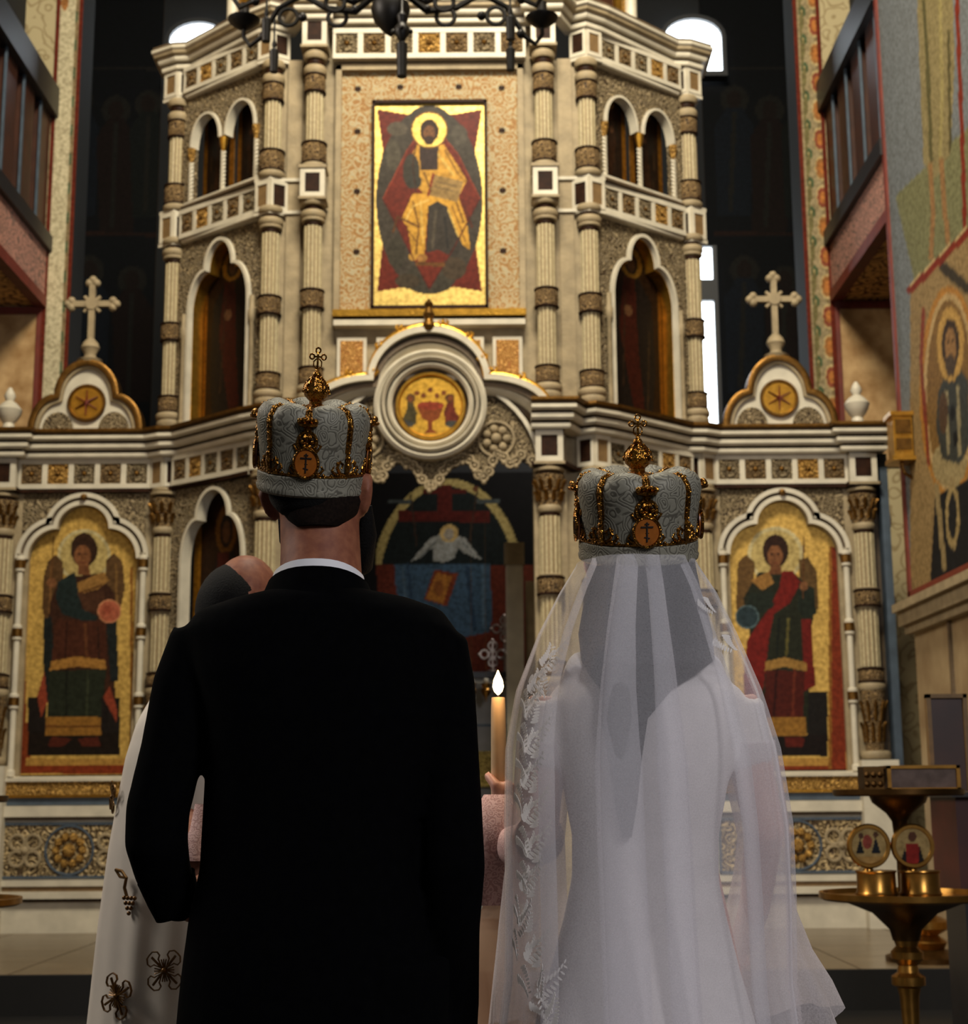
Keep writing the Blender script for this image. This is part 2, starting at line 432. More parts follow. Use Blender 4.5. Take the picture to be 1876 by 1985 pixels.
# ---- apse behind the screen, almost dark, with its windows
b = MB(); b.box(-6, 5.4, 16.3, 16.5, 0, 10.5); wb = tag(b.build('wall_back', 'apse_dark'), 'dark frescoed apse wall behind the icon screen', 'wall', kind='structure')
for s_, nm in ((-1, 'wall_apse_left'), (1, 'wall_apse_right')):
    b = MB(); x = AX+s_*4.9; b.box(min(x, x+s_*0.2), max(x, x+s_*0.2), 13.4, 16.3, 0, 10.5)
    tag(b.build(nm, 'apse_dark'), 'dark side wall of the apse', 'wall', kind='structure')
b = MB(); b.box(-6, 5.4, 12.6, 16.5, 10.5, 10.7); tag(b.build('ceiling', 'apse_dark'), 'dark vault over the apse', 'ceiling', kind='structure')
# faint painted saints on the apse wall
def saint(cx, y0, h, robe, halo, wd=0.22):
    w = h*wd
    return [('e', cx, y0+h*0.09, w*0.36, w*0.36, halo), ('e', cx, y0+h*0.09, w*0.19, w*0.24, (24, 17, 14)),
            ('p', [(cx-w*0.2, y0+h*0.15), (cx+w*0.2, y0+h*0.15), (cx+w*0.5, y0+h*0.3), (cx+w*0.42, y0+h), (cx-w*0.42, y0+h), (cx-w*0.5, y0+h*0.3)], robe),
            ('l', [(cx, y0+h*0.2), (cx-w*0.1, y0+h*0.95)], w*0.12, halo)]
for s_, x0, x1 in ((-1, 112, 318), (1, 1384, 1580)):
    a = P(x0, 830, 16.22); c = P(x1, -20, 16.22)
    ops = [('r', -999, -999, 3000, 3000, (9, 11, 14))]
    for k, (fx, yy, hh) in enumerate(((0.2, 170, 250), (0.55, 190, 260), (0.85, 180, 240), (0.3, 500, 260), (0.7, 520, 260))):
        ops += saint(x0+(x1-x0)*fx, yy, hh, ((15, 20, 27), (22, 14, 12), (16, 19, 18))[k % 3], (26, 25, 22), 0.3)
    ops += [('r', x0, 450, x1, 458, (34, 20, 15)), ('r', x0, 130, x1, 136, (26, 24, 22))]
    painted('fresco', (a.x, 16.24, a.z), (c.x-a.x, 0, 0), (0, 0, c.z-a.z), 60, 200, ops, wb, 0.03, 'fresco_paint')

def win(n, px0, px1, pyt, pyb, arched, s_):
    a = P(px0, pyb, 16.1); c = P(px1, pyt, 16.1)
    x0, x1 = a.x, c.x
    if s_ < 0: x0, x1 = 2*AX-x1, 2*AX-x0
    z0, z1 = a.z, c.z; r = (x1-x0)/2
    outl = [(x1, z0), (x0, z0)]+(round_arch(x0, x1, z1-r*0.7, z1, 12) if arched else [(x0, z1), (x1, z1)])
    fr = MB()
    cur = round_arch(x0, x1, z1-r*0.7, z1, 12) if arched else [(x0, z1), (x1, z1)]
    fr.arch_sweep([(x0, z0)]+cur+[(x1, z0)], [(0, 16.06), (0.05, 16.06), (0.05, 16.2), (0, 16.2)])
    fr.box(x0-0.05, x1+0.05, 16.04, 16.2, z0-0.06, z0)
    o = tag(fr.build('window_%d' % n, 'window_bar'), 'bright %s window high in the dark apse, %s side' % ('arched' if arched else 'tall narrow', 'left' if s_ < 0 else 'right'), 'window', kind='structure')
    g = MB(); g.plate(outl, 16.12, 16.14); g.build('pane', 'window_light', o)
    if not arched:
        g = MB(); zz = P(px0, 565, 16.1).z; g.box(x0, x1, 16.05, 16.12, zz-0.12, zz+0.12); g.build('mullion', 'window_bar', o)
win(1, 1290, 1396, 38, 142, True, -1); win(2, 1290, 1396, 38, 142, True, 1)
win(3, 1300, 1379, 480, 838, False, 1)

# ---- side piers, balconies and end walls, the same on both sides
def side(s_):
    nm = 'right' if s_ > 0 else 'left'
    def X(x): return AX+s_*x           # x measured from the axis
    def bx(mb, x0, x1, *r): a, c = sorted((X(x0), X(x1))); mb.box(a, c, *r)
    XW = XR-AX                          # 3.516
    # pilaster on the chancel arch, facing the nave
    yp = 13.2
    b = MB(); bx(b, 3.285, 3.53, yp, 13.6, 0, 10.4); pil = b.build('trim_%d' % (1 if s_ < 0 else 2), 'apse_dark')
    tag(pil, 'painted pilaster with a flower garland between red stripes, %s of the icon screen' % nm, 'pilaster', kind='structure')
    x0, x1 = sorted((X(3.285), X(3.53)))
    z0, z1 = 3.0, 8.6
    ops = [('r', 0, 0, 1, 1, (104, 38, 22)), ('r', 0.14, 0, 0.84, 1, (162, 144, 108)), ('r', 0.17, 0, 0.2, 1, (120, 96, 60)), ('r', 0.78, 0, 0.81, 1, (120, 96, 60))]
    n = 20
    for k in range(n):
        v = (k+0.5)/n; c = (164, 110, 60) if k % 2 else (146, 78, 54)
        ex = 0.78 if s_ > 0 else 0.22
        if s_ > 0:
            ops += [('e', 0.78, v, 0.24, 0.42/n, (196, 172, 120)), ('e', 0.78, v, 0.2, 0.34/n, c), ('e', 0.78, v, 0.1, 0.2/n, (190, 120, 60)),
                    ('e', 0.36, v+0.5/n, 0.13, 0.2/n, (70, 92, 62)), ('e', 0.36, v+0.5/n, 0.05, 0.08/n, (190, 170, 120)),
                    ('l', [(0.3, v-0.4/n), (0.24, v), (0.4, v+0.3/n)], 0.03, (120, 110, 70))]
        else:
            ops += [('l', [(0.2, v-0.5/n), (0.7, v), (0.2, v+0.5/n)], 0.09, (208, 194, 158)), ('e', 0.3, v, 0.14, 0.28/n, c),
                    ('e', 0.7, v+0.5/n, 0.13, 0.25/n, (64, 88, 58)), ('e', 0.7, v+0.5/n, 0.05, 0.1/n, (150, 60, 40))]
        ops = [o for o in ops]
    ops += [('r', 0, 0, 0.12, 1, (104, 38, 22)), ('r', 0.86, 0, 1, 1, (104, 38, 22))]
    painted('garland', (x0, yp-0.012, z0), (x1-x0, 0, 0), (0, 0, z1-z0), 24, 420, ops, pil, 0.012, 'fresco_paint', 'uv')
    # end wall of the aisle
    b = MB(); bx(b, 3.53, 4.9, yp, 13.5, 0, 10.4)
    wl = tag(b.build('wall_aisle_%s' % nm, 'scroll_wall'), 'aisle end wall with marble panel above painted scrolls, %s side' % nm, 'wall', kind='structure')
    zf = P(1700, 585, yp).z; zm = P(1700, 905, yp).z
    b = MB(); bx(b, 3.56, 4.1, yp-0.02, yp, zm, zf-0.06); b.build('marble_panel', 'veined_marble', wl)
    b = MB(); bx(b, 3.53, 4.12, yp-0.035, yp, zf-0.07, zf); bx(b, 3.53, 3.57, yp-0.035, yp, zm, zf-0.07); bx(b, 4.08, 4.12, yp-0.035, yp, zm, zf-0.07)
    b.build('red_border', 'red_paint', wl)
    # painted scroll garland on its lower part
    if s_ > 0:
        b = MB(); random.seed(5)
        for k in range(7):
            zz = zm-0.25-k*0.36; xx = X(3.76+0.05*(k % 2))
            for d in (1, -1):
                pts = [(xx+d*(0.02+0.10*math.cos(a)*(1-a/9)), yp-0.006, zz+0.16+0.13*math.sin(a)*(1-a/9)) for a in [q*0.5 for q in range(-3, 13)]]
                b.tube(pts, 0.012, 5, sq=0.4)
            b.tube([(xx-0.08, yp-0.006, zz-0.1), (xx, yp-0.006, zz+0.02), (xx+0.07, yp-0.006, zz+0.18)], 0.012, 5)
        tag(b.build('painted_scroll', 'stone_dark', wl), kind='stuff')
    # pier with its fresco
    yn = 11.18
    b = MB(); bx(b, XW, 5.2, 7.2, yn, 0, 10.4)
    wall = tag(b.build('wall_%s' % nm, 'cream_marble'), 'nave pier with painted saints above marble, %s side' % nm, 'wall', kind='structure')
    zb = PX(1802, 1145, XR).z
    b = MB(); bx(b, XW-0.10, XW, 7.2, yn+0.05, zb-0.20, zb-0.10); bx(b, XW-0.06, XW, 7.2, yn+0.03, zb-0.26, zb-0.20); bx(b, XW-0.14, XW, 7.2, yn+0.06, zb-0.1, zb-0.04)
    b.build('cornice', 'stone', wall)
    b = MB(); bx(b, XW-0.03, XW, 7.2, yn, zb-0.04, zb+0.05); b.build('red_border', 'red_paint', wall)
    for yy in (9.2, 10.3):
        b = MB(); bx(b, XW-0.02, XW, yy-0.02, yy+0.02, 0.0, zb-0.26); b.build('marble_joint', 'stone_dark', wall)
    # balcony between pier and pilaster
    zt, zr2, zp0, zp1 = PX(1612, 183, XR).z, PX(1626, 462, XR).z, PX(1640, 585, XR).z, 0
    zt = PX(1665, 98, XR).z+0.12; zr2 = PX(1690, 365, XR).z+0.16; zsf = P(1700, 582, yp).z
    bal = thing('balcony', (X(XW), 12.2, zsf), 'dark wooden balcony with painted parapet between pier and pilaster, %s side' % nm, 'balcony')
    b = MB(); bx(b, XW, 4.9, yn, yp, zsf, zsf+0.10); b.build('floor_slab', 'soffit_lattice', bal)
    b = MB(); bx(b, XW-0.02, XW+0.08, yn, yp, zsf-0.02, zsf+0.08); b.build('red_edge', 'red_paint', bal)
    b = MB(); bx(b, XW, XW+0.06, yn, yp, zsf+0.08, zr2-0.08); b.build('parapet', 'parapet_paint', bal)
    b = MB(); bx(b, XW-0.05, XW+0.12, yn, yp, zr2-0.08, zr2+0.06); b.build('handrail', 'dark_beam', bal)
    b = MB(); bx(b, XW-0.05, XW+0.12, yn, yp, zt-0.02, zt+0.26); b.build('top_beam', 'dark_beam', bal)
    for k in range(4):
        y = yn+0.18+k*0.5
        b = MB(); bx(b, XW+0.02, XW+0.08, y, y+0.32, zr2+0.06, zt-0.02); o = b.build('board', 'dark_wood', bal)
        b = MB(); bx(b, XW+0.0, XW+0.02, y-0.03, y-0.005, zr2+0.06, zt-0.02); b.build('post', 'blue_grey', bal)
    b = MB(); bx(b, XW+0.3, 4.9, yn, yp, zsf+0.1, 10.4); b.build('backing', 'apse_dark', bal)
    return wall, wl
wall_l, aisle_l = side(-1); wall_r, aisle_r = side(1)

# fresco on the right pier: figure above, oval saint below, in red borders
a = PX(1876+60, 1145, XR-0.012); 
yA, yB = 11.17, 8.9
zA = PX(1802, 1145, XR).z+0.05; zB = 8.7
skin = (150, 112, 70)
ops = [('r', -999, -999, 4000, 4000, (118, 122, 124)),
       ('p', [(1735, 380), (1876, 245), (1990, 120), (1990, 300), (1876, 470), (1776, 560)], (122, 120, 84)),
       ('p', [(1775, -60), (1845, -60), (1850, 120), (1842, 300), (1812, 345), (1790, 320), (1783, 150)], (140, 126, 86)),
       ('l', [(1790, 0), (1800, 180), (1805, 310)], 7, (90, 84, 50)), ('l', [(1822, 0), (1826, 180), (1822, 310)], 6, (160, 146, 94)), ('l', [(1838, 60), (1842, 290)], 5, (84, 76, 44)),
       ('l', [(1803, 320), (1808, 420), (1804, 500)], 9, skin), ('l', [(1824, 310), (1830, 400), (1838, 470)], 9, skin),
       ('l', [(1852, -60), (1866, 300), (1870, 440)], 8, (126, 44, 24)),
       ('p', [(1764, 556), (1990, 320), (1990, 1200), (1764, 1200)], (150, 124, 82)),
       ('l', [(1764, 562), (1990, 335)], 14, (126, 44, 24)), ('l', [(1764, 552), (1990, 325)], 3, (196, 170, 120)),
       ('e', 1840, 760, 58, 205, (176, 122, 54)), ('e', 1840, 760, 50, 192, (190, 160, 110)), ('e', 1840, 760, 44, 180, (128, 96, 52)),
       ('e', 1840, 900, 34, 44, (160, 142, 100)), ('p', [(1818, 760), (1836, 720), (1862, 715), (1876, 740), (1880, 860), (1860, 900), (1826, 890), (1814, 830)], (60, 62, 58)), ('l', [(1834, 760), (1838, 880)], 6, (150, 138, 104)), ('l', [(1856, 750), (1860, 880)], 6, (150, 138, 104)), ('e', 1828, 800, 9, 40, (84, 62, 44)), ('e', 1846, 800, 5, 16, (26, 26, 26)), ('e', 1852, 850, 5, 16, (26, 26, 26)),
       ('e', 1842, 668, 26, 72, (188, 148, 80)), ('e', 1842, 668, 17, 50, (60, 46, 36)), ('e', 1842, 672, 11, 36, skin), ('e', 1842, 708, 10, 22, (76, 62, 50)), ('e', 1838, 664, 2, 4, (40, 28, 20)), ('e', 1847, 660, 2, 4, (40, 28, 20)),
       ('p', [(1802, 1150), (1812, 960), (1876, 930), (1990, 880), (1990, 1060), (1876, 1105)], (30, 30, 32)),
       ('l', [(1815, 940), (1830, 1100)], 9, (150, 130, 90)), ('l', [(1845, 930), (1848, 1060)], 10, (150, 130, 90)), ('e', 1846, 1000, 14, 60, (160, 138, 92)), ('e', 1846, 1000, 8, 46, (34, 34, 36)),
       ('l', [(1790, 600), (1785, 700), (1800, 900)], 7, (132, 60, 40)), ('l', [(1830, 520), (1876, 560)], 20, (60, 52, 40))]
nu = 130
o = painted('fresco', (XR-0.012, yA, zA), (0, yB-yA, 0), (0, 0, zB-zA), 90, 300, ops, wall_r, 0.012, 'fresco_paint')
b = MB(); b.box(XR-0.03, XR, 11.14, 11.2, zA-0.05, 8.7); b.build('red_edge', 'red_paint', wall_r)

# gilded wall lantern
g0 = P(1766, 905, 10.9)
lan = thing('wall_lantern', (XR-0.1, 10.95, g0.z), 'small gilded box lantern fixed to the right pier beside the oval saint', 'lantern')
zl0, zl1 = P(1766, 890, 10.95).z, P(1766, 812, 10.95).z
b = MB(); b.box(XR-0.16, XR-0.02, 10.85, 11.02, zl0, zl1); b.build('case', 'gold', lan)
for za_ in (zl1, zl0-0.03):
    b = MB(); b.box(XR-0.18, XR, 10.83, 11.04, za_, za_+0.03); b.build('rim', 'gold', lan)
for za_, zb2 in ((zl0+0.05, zl0+0.13), (zl0+0.17, zl1-0.03)):
    b = MB(); b.box(XR-0.145, XR-0.035, 10.835, 10.85, za_, zb2); b.build('pane', 'gold_dark', lan)
b = MB(); b.tube([(XR-0.09, 10.94, zl0-0.03), (XR-0.07, 10.95, zl0-0.1), (XR, 10.97, zl0-0.14)], 0.014, 6); b.build('bracket', 'gold_dark', lan)

# ================================================================== ICON SCREEN
scr = thing('icon_screen', (AX, 11.4, ZS), 'tall carved stone and gold icon screen filling the chancel', 'iconostasis')
def lw(px): return px/272.0           # pixel width on the middle bay

# ---- column kits (z absolute, origin on the column axis)
def flute_shaft(r, z0, z1, n=12):
    b = MB(); seg = n*4; vs = []; 
    for z in (z0, z1):
        for k in range(seg):
            a = 2*math.pi*k/seg; q = r if k % 4 in (0, 1) else r*0.9
            vs.append((q*math.cos(a), q*math.sin(a), z))
    b.add(vs, [tuple(range(seg))[::-1], tuple(range(seg, 2*seg))])
    for k in range(seg):
        b.cm = 1 if k % 4 == 2 else 0
        j = len(b.v)-2*seg
        b.f.append((j+k, j+(k+1) % seg, j+seg+(k+1) % seg, j+seg+k)); b.m.append(b.cm)
    return b
def rings(spec, zf):
    b = MB()
    for y0, y1, r in spec:
        z0, z1 = zf(y0), zf(y1); h = z1-z0; q = lw(r)
        b.lathe([(q*0.9, z0), (q, z0+h*0.25), (q, z0+h*0.75), (q*0.9, z1)], seg=24)
    return b
def kit(zf, shafts, dark, bands, whites, caps=()):
    k = []
    for y0, y1, r in shafts: k.append(('shaft', flute_shaft(lw(r), zf(y0), zf(y1)).mesh('shaft', ['shaft_marble', 'inlay_flute'], True, 20)))
    for sp in bands:
        k.append(('band', rings([sp], zf).mesh('band', 'carved_band', True)))
        for ya in (sp[0], sp[1]+4): k.append(('band_edge', rings([(ya, ya-4, sp[2]+1.5)], zf).mesh('band_edge', 'inlay_brown', True)))
    for sp in whites: k.append(('ring', rings([sp], zf).mesh('ring', 'stone', True)))
    for sp in dark: k.append(('core', rings([sp], zf).mesh('core', 'inlay_brown', True)))
    for y0, y1, r in caps:
        z0, z1 = zf(y0), zf(y1); q = lw(r); b = MB()
        b.lathe([(q*0.72, z0), (q*0.78, z0+(z1-z0)*0.5), (q*1.0, z1)], seg=20)
        k.append(('capital', b.mesh('capital', 'carved_band', True)))
        b = MB()
        for lev, (h, rr) in enumerate(((0.15, 0.9), (0.5, 1.0))):
            for j in range(10):
                a = 2*math.pi*(j+0.5*lev)/10; ca, sa = math.cos(a), math.sin(a); zz = z0+(z1-z0)*h
                b.tube([(q*0.7*ca, q*0.7*sa, zz), (q*(rr-0.08)*ca, q*(rr-0.08)*sa, zz+(z1-z0)*0.25), (q*(rr+0.1)*ca, q*(rr+0.1)*sa, zz+(z1-z0)*0.33)], [q*0.16, q*0.15, q*0.1], 5)
        k.append(('acanthus', b.mesh('acanthus', 'gold_dark', True)))
    return k
K1 = kit(zc, [(712, 600, 18.5), (562, 440, 18.5)], [(411, 401, 19), (440, 432, 19)], [(748, 712, 25), (600, 562, 24)],
         [(792, 778, 31), (778, 762, 27), (762, 748, 29), (432, 424, 24), (424, 411, 26), (401, 389, 27)])
K2 = kit(zc, [(278, 182, 18)], [(130, 118, 18), (104, 97, 18)], [(320, 278, 26), (182, 146, 22)],
         [(332, 320, 28), (146, 131, 24), (118, 104, 25)])
K0 = kit(zq, [(1146, 1042, 21), (1300, 1188, 21)], [(1042, 1035, 20), (968, 962, 25)], [(1184, 1150, 27), (1330, 1302, 27)],
         [(1188, 1184, 24), (1150, 1146, 24), (1035, 1022, 24), (962, 955, 31), (955, 947, 28), (1478, 1462, 32), (1346, 1330, 28)],
         [(1022, 968, 31), (1462, 1346, 27)])
def column(name, kit_, x, y, label=None):
    nm0, me0 = kit_[0]
    c = obj('column', me0, scr, T(x, y, 0))
    for nm, me in kit_[1:]: obj(nm, me, c, T(x, y, 0))
    return c
for s_ in (-1, 1):
    for K in (K1, K2):
        column('column', K, AX+s_*XC, YC); column('column', K, AX+s_*XI, YI); column('column', K, AX+s_*(XO-0.015), YO)
    column('column', K0, AX+s_*XC, YC); column('column', K0, AX+s_*XI, YI); column('column', K0, AX+s_*XO, YO); column('column', K0, AX+s_*XE, YO+0.02)

# ---- pier blocks with dark inlays: square in the middle bay and at the ends, angled at the folds
def square_block(x, y, z0, z1, w):
    b = MB(); h = w/2
    b.box(x-h, x+h, y-h+0.015, y+h, z0, z1)
    t = w*0.2
    for a, c in ((x-h, x-h+t), (x+h-t, x+h)): b.box(a, c, y-h, y-h+0.015, z0, z1)
    for a, c in ((z0, z0+t), (z1-t, z1)): b.box(x-h+t, x+h-t, y-h, y-h+0.015, a, c)
    o = b.build('pier_block', 'marble', scr)
    b = MB(); b.box(x-h+t, x+h-t, y-h+0.006, y-h+0.016, z0+t, z1-t); b.build('inlay', 'inlay_brown', o)
    b = MB(); b.box(x-h*1.12, x+h*1.12, y-h*1.12, y+h, z1, z1+0.025); b.box(x-h*1.12, x+h*1.12, y-h*1.12, y+h, z0-0.02, z0); b.build('ledge', 'stone', o)
def folded_block(x, y, z0, z1, hw=0.118, hd=0.075):
    b = MB(); b.prism([(x-hw, y), (x, y-hd), (x+hw, y), (x, y+hd)], z0, z1)
    o = b.build('pier_block', 'stone', scr)
    for d in (-1, 1):
        f = frame((x, y-hd), (d*hw, hd)); L = math.hypot(hw, hd); t = L*0.16; h = z1-z0
        b = MB(f); b.box(0, t, 0, 0.014, z0, z1); b.box(L-t, L, 0, 0.014, z0, z1); b.box(t, L-t, 0, 0.014, z0, z0+h*0.14); b.box(t, L-t, 0, 0.014, z1-h*0.14, z1)
        b.build('frame', 'marble', o)
        b = MB(f); b.box(t, L-t, -0.002, 0.005, z0+h*0.14, z1-h*0.14); b.build('inlay', 'inlay_brown' if d*(x-AX) < 0 else 'inlay_flute', o)
    for za, zz, m in ((z1, z1+0.03, 'marble'), (z0-0.03, z0, 'marble')):
        k = 1.13; b = MB(); b.prism([(x-hw*k, y), (x, y-hd*k), (x+hw*k, y), (x, y+hd*k)], za, zz); b.build('ledge', m, o)
zm0, zm1 = zo(470), zo(415)        # middle frieze
zu0, zu1 = zo(190), zo(142)        # upper frieze
zl0_, zl1_ = zq(946), zq(889)      # lower frieze
for s_ in (-1, 1):
    square_block(AX+s_*XC, YC, zc(388), zc(333), 0.185); square_block(AX+s_*XC, YC, zc(96), zc(42), 0.185)
    square_block(AX+s_*XC, YC, zl0_, zl1_, 0.2); square_block(AX+s_*XE, YO+0.02, zl0_, zl1_, 0.21)
    for x, y in ((XI, YI), (XO, YO)):
        for a, c in ((zm0, zm1), (zu0, zu1), (zl0_, zl1_)): folded_block(AX+s_*(x-(0.015 if x == XO and a > zl1_ else 0)), y, a, c)

# ---- friezes: marble frame with carved square tiles, each tile its own piece
def rosette_tile(w, h):
    b = MB(); b.box(-w/2, w/2, -0.012, 0, -h/2, h/2)
    b.lathe([(w*0.36, 0), (w*0.36, 0.012), (w*0.28, 0.014), (w*0.28, 0.004)], (0, 0, 0), 14, 'y')
    for k in range(6):
        a = math.pi*k/3; b.sphere((w*0.2*math.cos(a), 0.006, w*0.2*math.sin(a)), w*0.085, 6)
    for sx in (-1, 1):
        for sz in (-1, 1): b.sphere((sx*w*0.38, 0.004, sz*h*0.38), w*0.08, 6)
    b.cm = 1; b.sphere((0, 0.008, 0), w*0.13, 8)
    return b
TILES = {}
def frieze(f, u0, u1, z0, z1, n, d0=0.0, mats=None):
    h = z1-z0; rail = h*0.16; cw = (u1-u0)/n; st = cw*0.1
    b = MB(f); b.box(u0, u1, d0-0.05, d0, z0, z1)
    b.box(u0, u1, d0, d0+0.025, z0, z0+rail); b.box(u0, u1, d0, d0+0.025, z1-rail, z1)
    for k in range(n+1):
        x = u0+cw*k; b.box(max(u0, x-st), min(u1, x+st), d0, d0+0.022, z0+rail, z1-rail)
    fr = b.build('frieze', 'marble', scr)
    key = (round(cw, 3), round(h, 3))
    if key not in TILES:
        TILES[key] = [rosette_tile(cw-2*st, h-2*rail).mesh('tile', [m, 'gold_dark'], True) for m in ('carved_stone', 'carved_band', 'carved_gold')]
    ang = math.atan2(f.U.y, f.U.x)
    Z = Vector((0, 0, 1)); N = f.N; Ux = N.cross(Z)
    for k in range(n):
        p = f(u0+cw*(k+0.5), d0+0.012, (z0+z1)/2)
        M = Matrix(((Ux.x, N.x, 0, p[0]), (Ux.y, N.y, 0, p[1]), (0, 0, 1, p[2]), (0, 0, 0, 1)))
        obj('tile', TILES[key][(0, 1, 0, 2, 1)[k % 5]], fr, M)
    return fr
fc = frame((AX, YC), (1, 0))
frieze(fc, -0.74, 0.74, zc(112), zc(54), 7, -0.02)
WING = {}
for s_ in (-1, 1):
    I = Vector((AX+s_*XI, YI, 0)); O = Vector((AX+s_*(XO-0.01), YO, 0)); L = (O-I).length
    fw = frame(I, O-I); WING[s_] = (fw, L)
    for z0, z1, n in ((zm0, zm1, 5), (zu0, zu1, 5), (zl0_, zl1_, 5)): frieze(fw, 0.11, L-0.11, z0, z1, n, 0.03)
    ff = frame((AX+s_*XO, YO), (s_, 0))
    frieze(ff, 0.12, XE-XO-0.11, zl0_, zl1_, 5, 0.0)
    # short lower piece between middle column and fold
# ---- cornices: layered mouldings running along the folds
def fold_path(s_, which):
    """plan of the mouldings, from the axis outwards"""
    if which == 'low':
        p = [(XC-0.13, YC-0.10), (XC+0.12, YC-0.10), (XI-0.12, YI-0.03), (XI, YI-0.09), (XI+0.12, YI-0.01), (XO-0.13, YO-0.10), (XO, YO-0.09), (XO+0.12, YO-0.02),
             (XE-0.13, YO-0.02), (XE-0.13, YO-0.09), (XE+0.13, YO-0.09), (XE+0.13, YO+0.3)]
    elif which == 'up':
        p = [(0, YC-0.02), (XC-0.12, YC-0.02), (XC-0.12, YC-0.10), (XC+0.12, YC-0.10), (XI-0.12, YI-0.03), (XI, YI-0.09), (XI+0.12, YI-0.01), (XO-0.13, YO-0.10), (XO-0.01, YO-0.09), (XO+0.11, YO-0.02), (XO+0.11, YO+0.35)]
    else:
        p = [(XI+0.10, YI+0.04), (XO-0.11, YO-0.07)]
    p = [(AX+s_*x, y) for x, y in p]
    return p if s_ > 0 else p[::-1]
def moulding(s_, which, z0, z1, out, m, name='cornice'):
    b = MB(); h = z1-z0
    b.sweep(fold_path(s_, which), [(-0.06, z0), (out*0.82, z0), (out, z0+h*0.35), (out, z1), (-0.06, z1)])
    return b.build(name, m, scr)
for s_ in (-1, 1):
    for y0, y1, out, m in ((889, 880, 0.05, 'marble'), (880, 875, 0.03, 'inlay_brown'), (875, 864, 0.085, 'marble'), (864, 859, 0.06, 'inlay_brown'), (859, 850, 0.12, 'marble'), (850, 845, 0.10, 'stone_dark'), (845, 838, 0.14, 'gold_dark')):
        moulding(s_, 'low', zq(y0), zq(y1), out, m)
    moulding(s_, 'low', zq(953), zq(946), 0.0, 'inlay_brown', 'string_course')
    for y0, y1, out, m in ((141, 134, 0.02, 'marble'), (134, 128, 0.0, 'stone_dark'), (128, 119, 0.05, 'marble'), (119, 112, 0.08, 'stone'), (112, 104, 0.10, 'marble'), (104, 98, 0.09, 'stone_dark')):
        moulding(s_, 'up', zo(y0), zo(y1), out, m)
    for y0, y1, out, m in ((414, 408, 0.06, 'stone_dark'), (408, 400, 0.03, 'marble')):
        moulding(s_, 'mid', zo(y0), zo(y1), out, m, 'string_course')
    moulding(s_, 'mid', zo(477), zo(471), 0.04, 'marble', 'string_course')
    moulding(s_, 'mid', zo(198), zo(192), 0.04, 'marble', 'string_course')

# ---- walls of the wings with their arches
ZTOP = zo(98)
def wing_icon(s_, name, u0, u1, z0, z1, ops, label, gain=1.0):
    fw, L = WING[s_]
    a = Vector(fw(u0, -0.13, z0)); c = Vector(fw(u1, -0.13, z0))
    res = 0.011
    o = painted(name, a, c-a, (0, 0, z1-z0), max(8, int((u1-u0)/res)), max(10, int((z1-z0)/res)), ops, None, 0.02, 'icon_paint', 'uv', gain)
    return tag(o, label, 'icon')
def dark_saint(robe, under, gold=(150, 100, 34), flip=False, halo=(150, 112, 44)):
    f = (lambda x: 1-x) if flip else (lambda x: x)
    return [('r', 0, 0, 1, 1, (44, 26, 12), 0.2), ('r', 0, 0, 0.1, 1, gold, 1), ('r', 0.9, 0, 1, 1, gold, 1),
            ('e', f(0.5), 0.86, 0.17, 0.085, halo, 0.6), ('e', f(0.5), 0.855, 0.1, 0.058, (38, 24, 16)), ('e', f(0.5), 0.85, 0.06, 0.04, (92, 60, 36)),
            ('p', [(f(0.38), 0.78), (f(0.62), 0.78), (f(0.8), 0.66), (f(0.84), 0.3), (f(0.76), 0.05), (f(0.24), 0.05), (f(0.16), 0.3), (f(0.2), 0.66)], robe),
            ('p', [(f(0.45), 0.78), (f(0.62), 0.78), (f(0.7), 0.5), (f(0.5), 0.06), (f(0.34), 0.06), (f(0.42), 0.4)], under),
            ('l', [(f(0.25), 0.5), (f(0.3), 0.1)], 0.02, (58, 40, 22)), ('l', [(f(0.6), 0.7), (f(0.66), 0.2)], 0.02, (52, 34, 20)),
            ('e', f(0.56), 0.6, 0.06, 0.03, (104, 70, 44))]
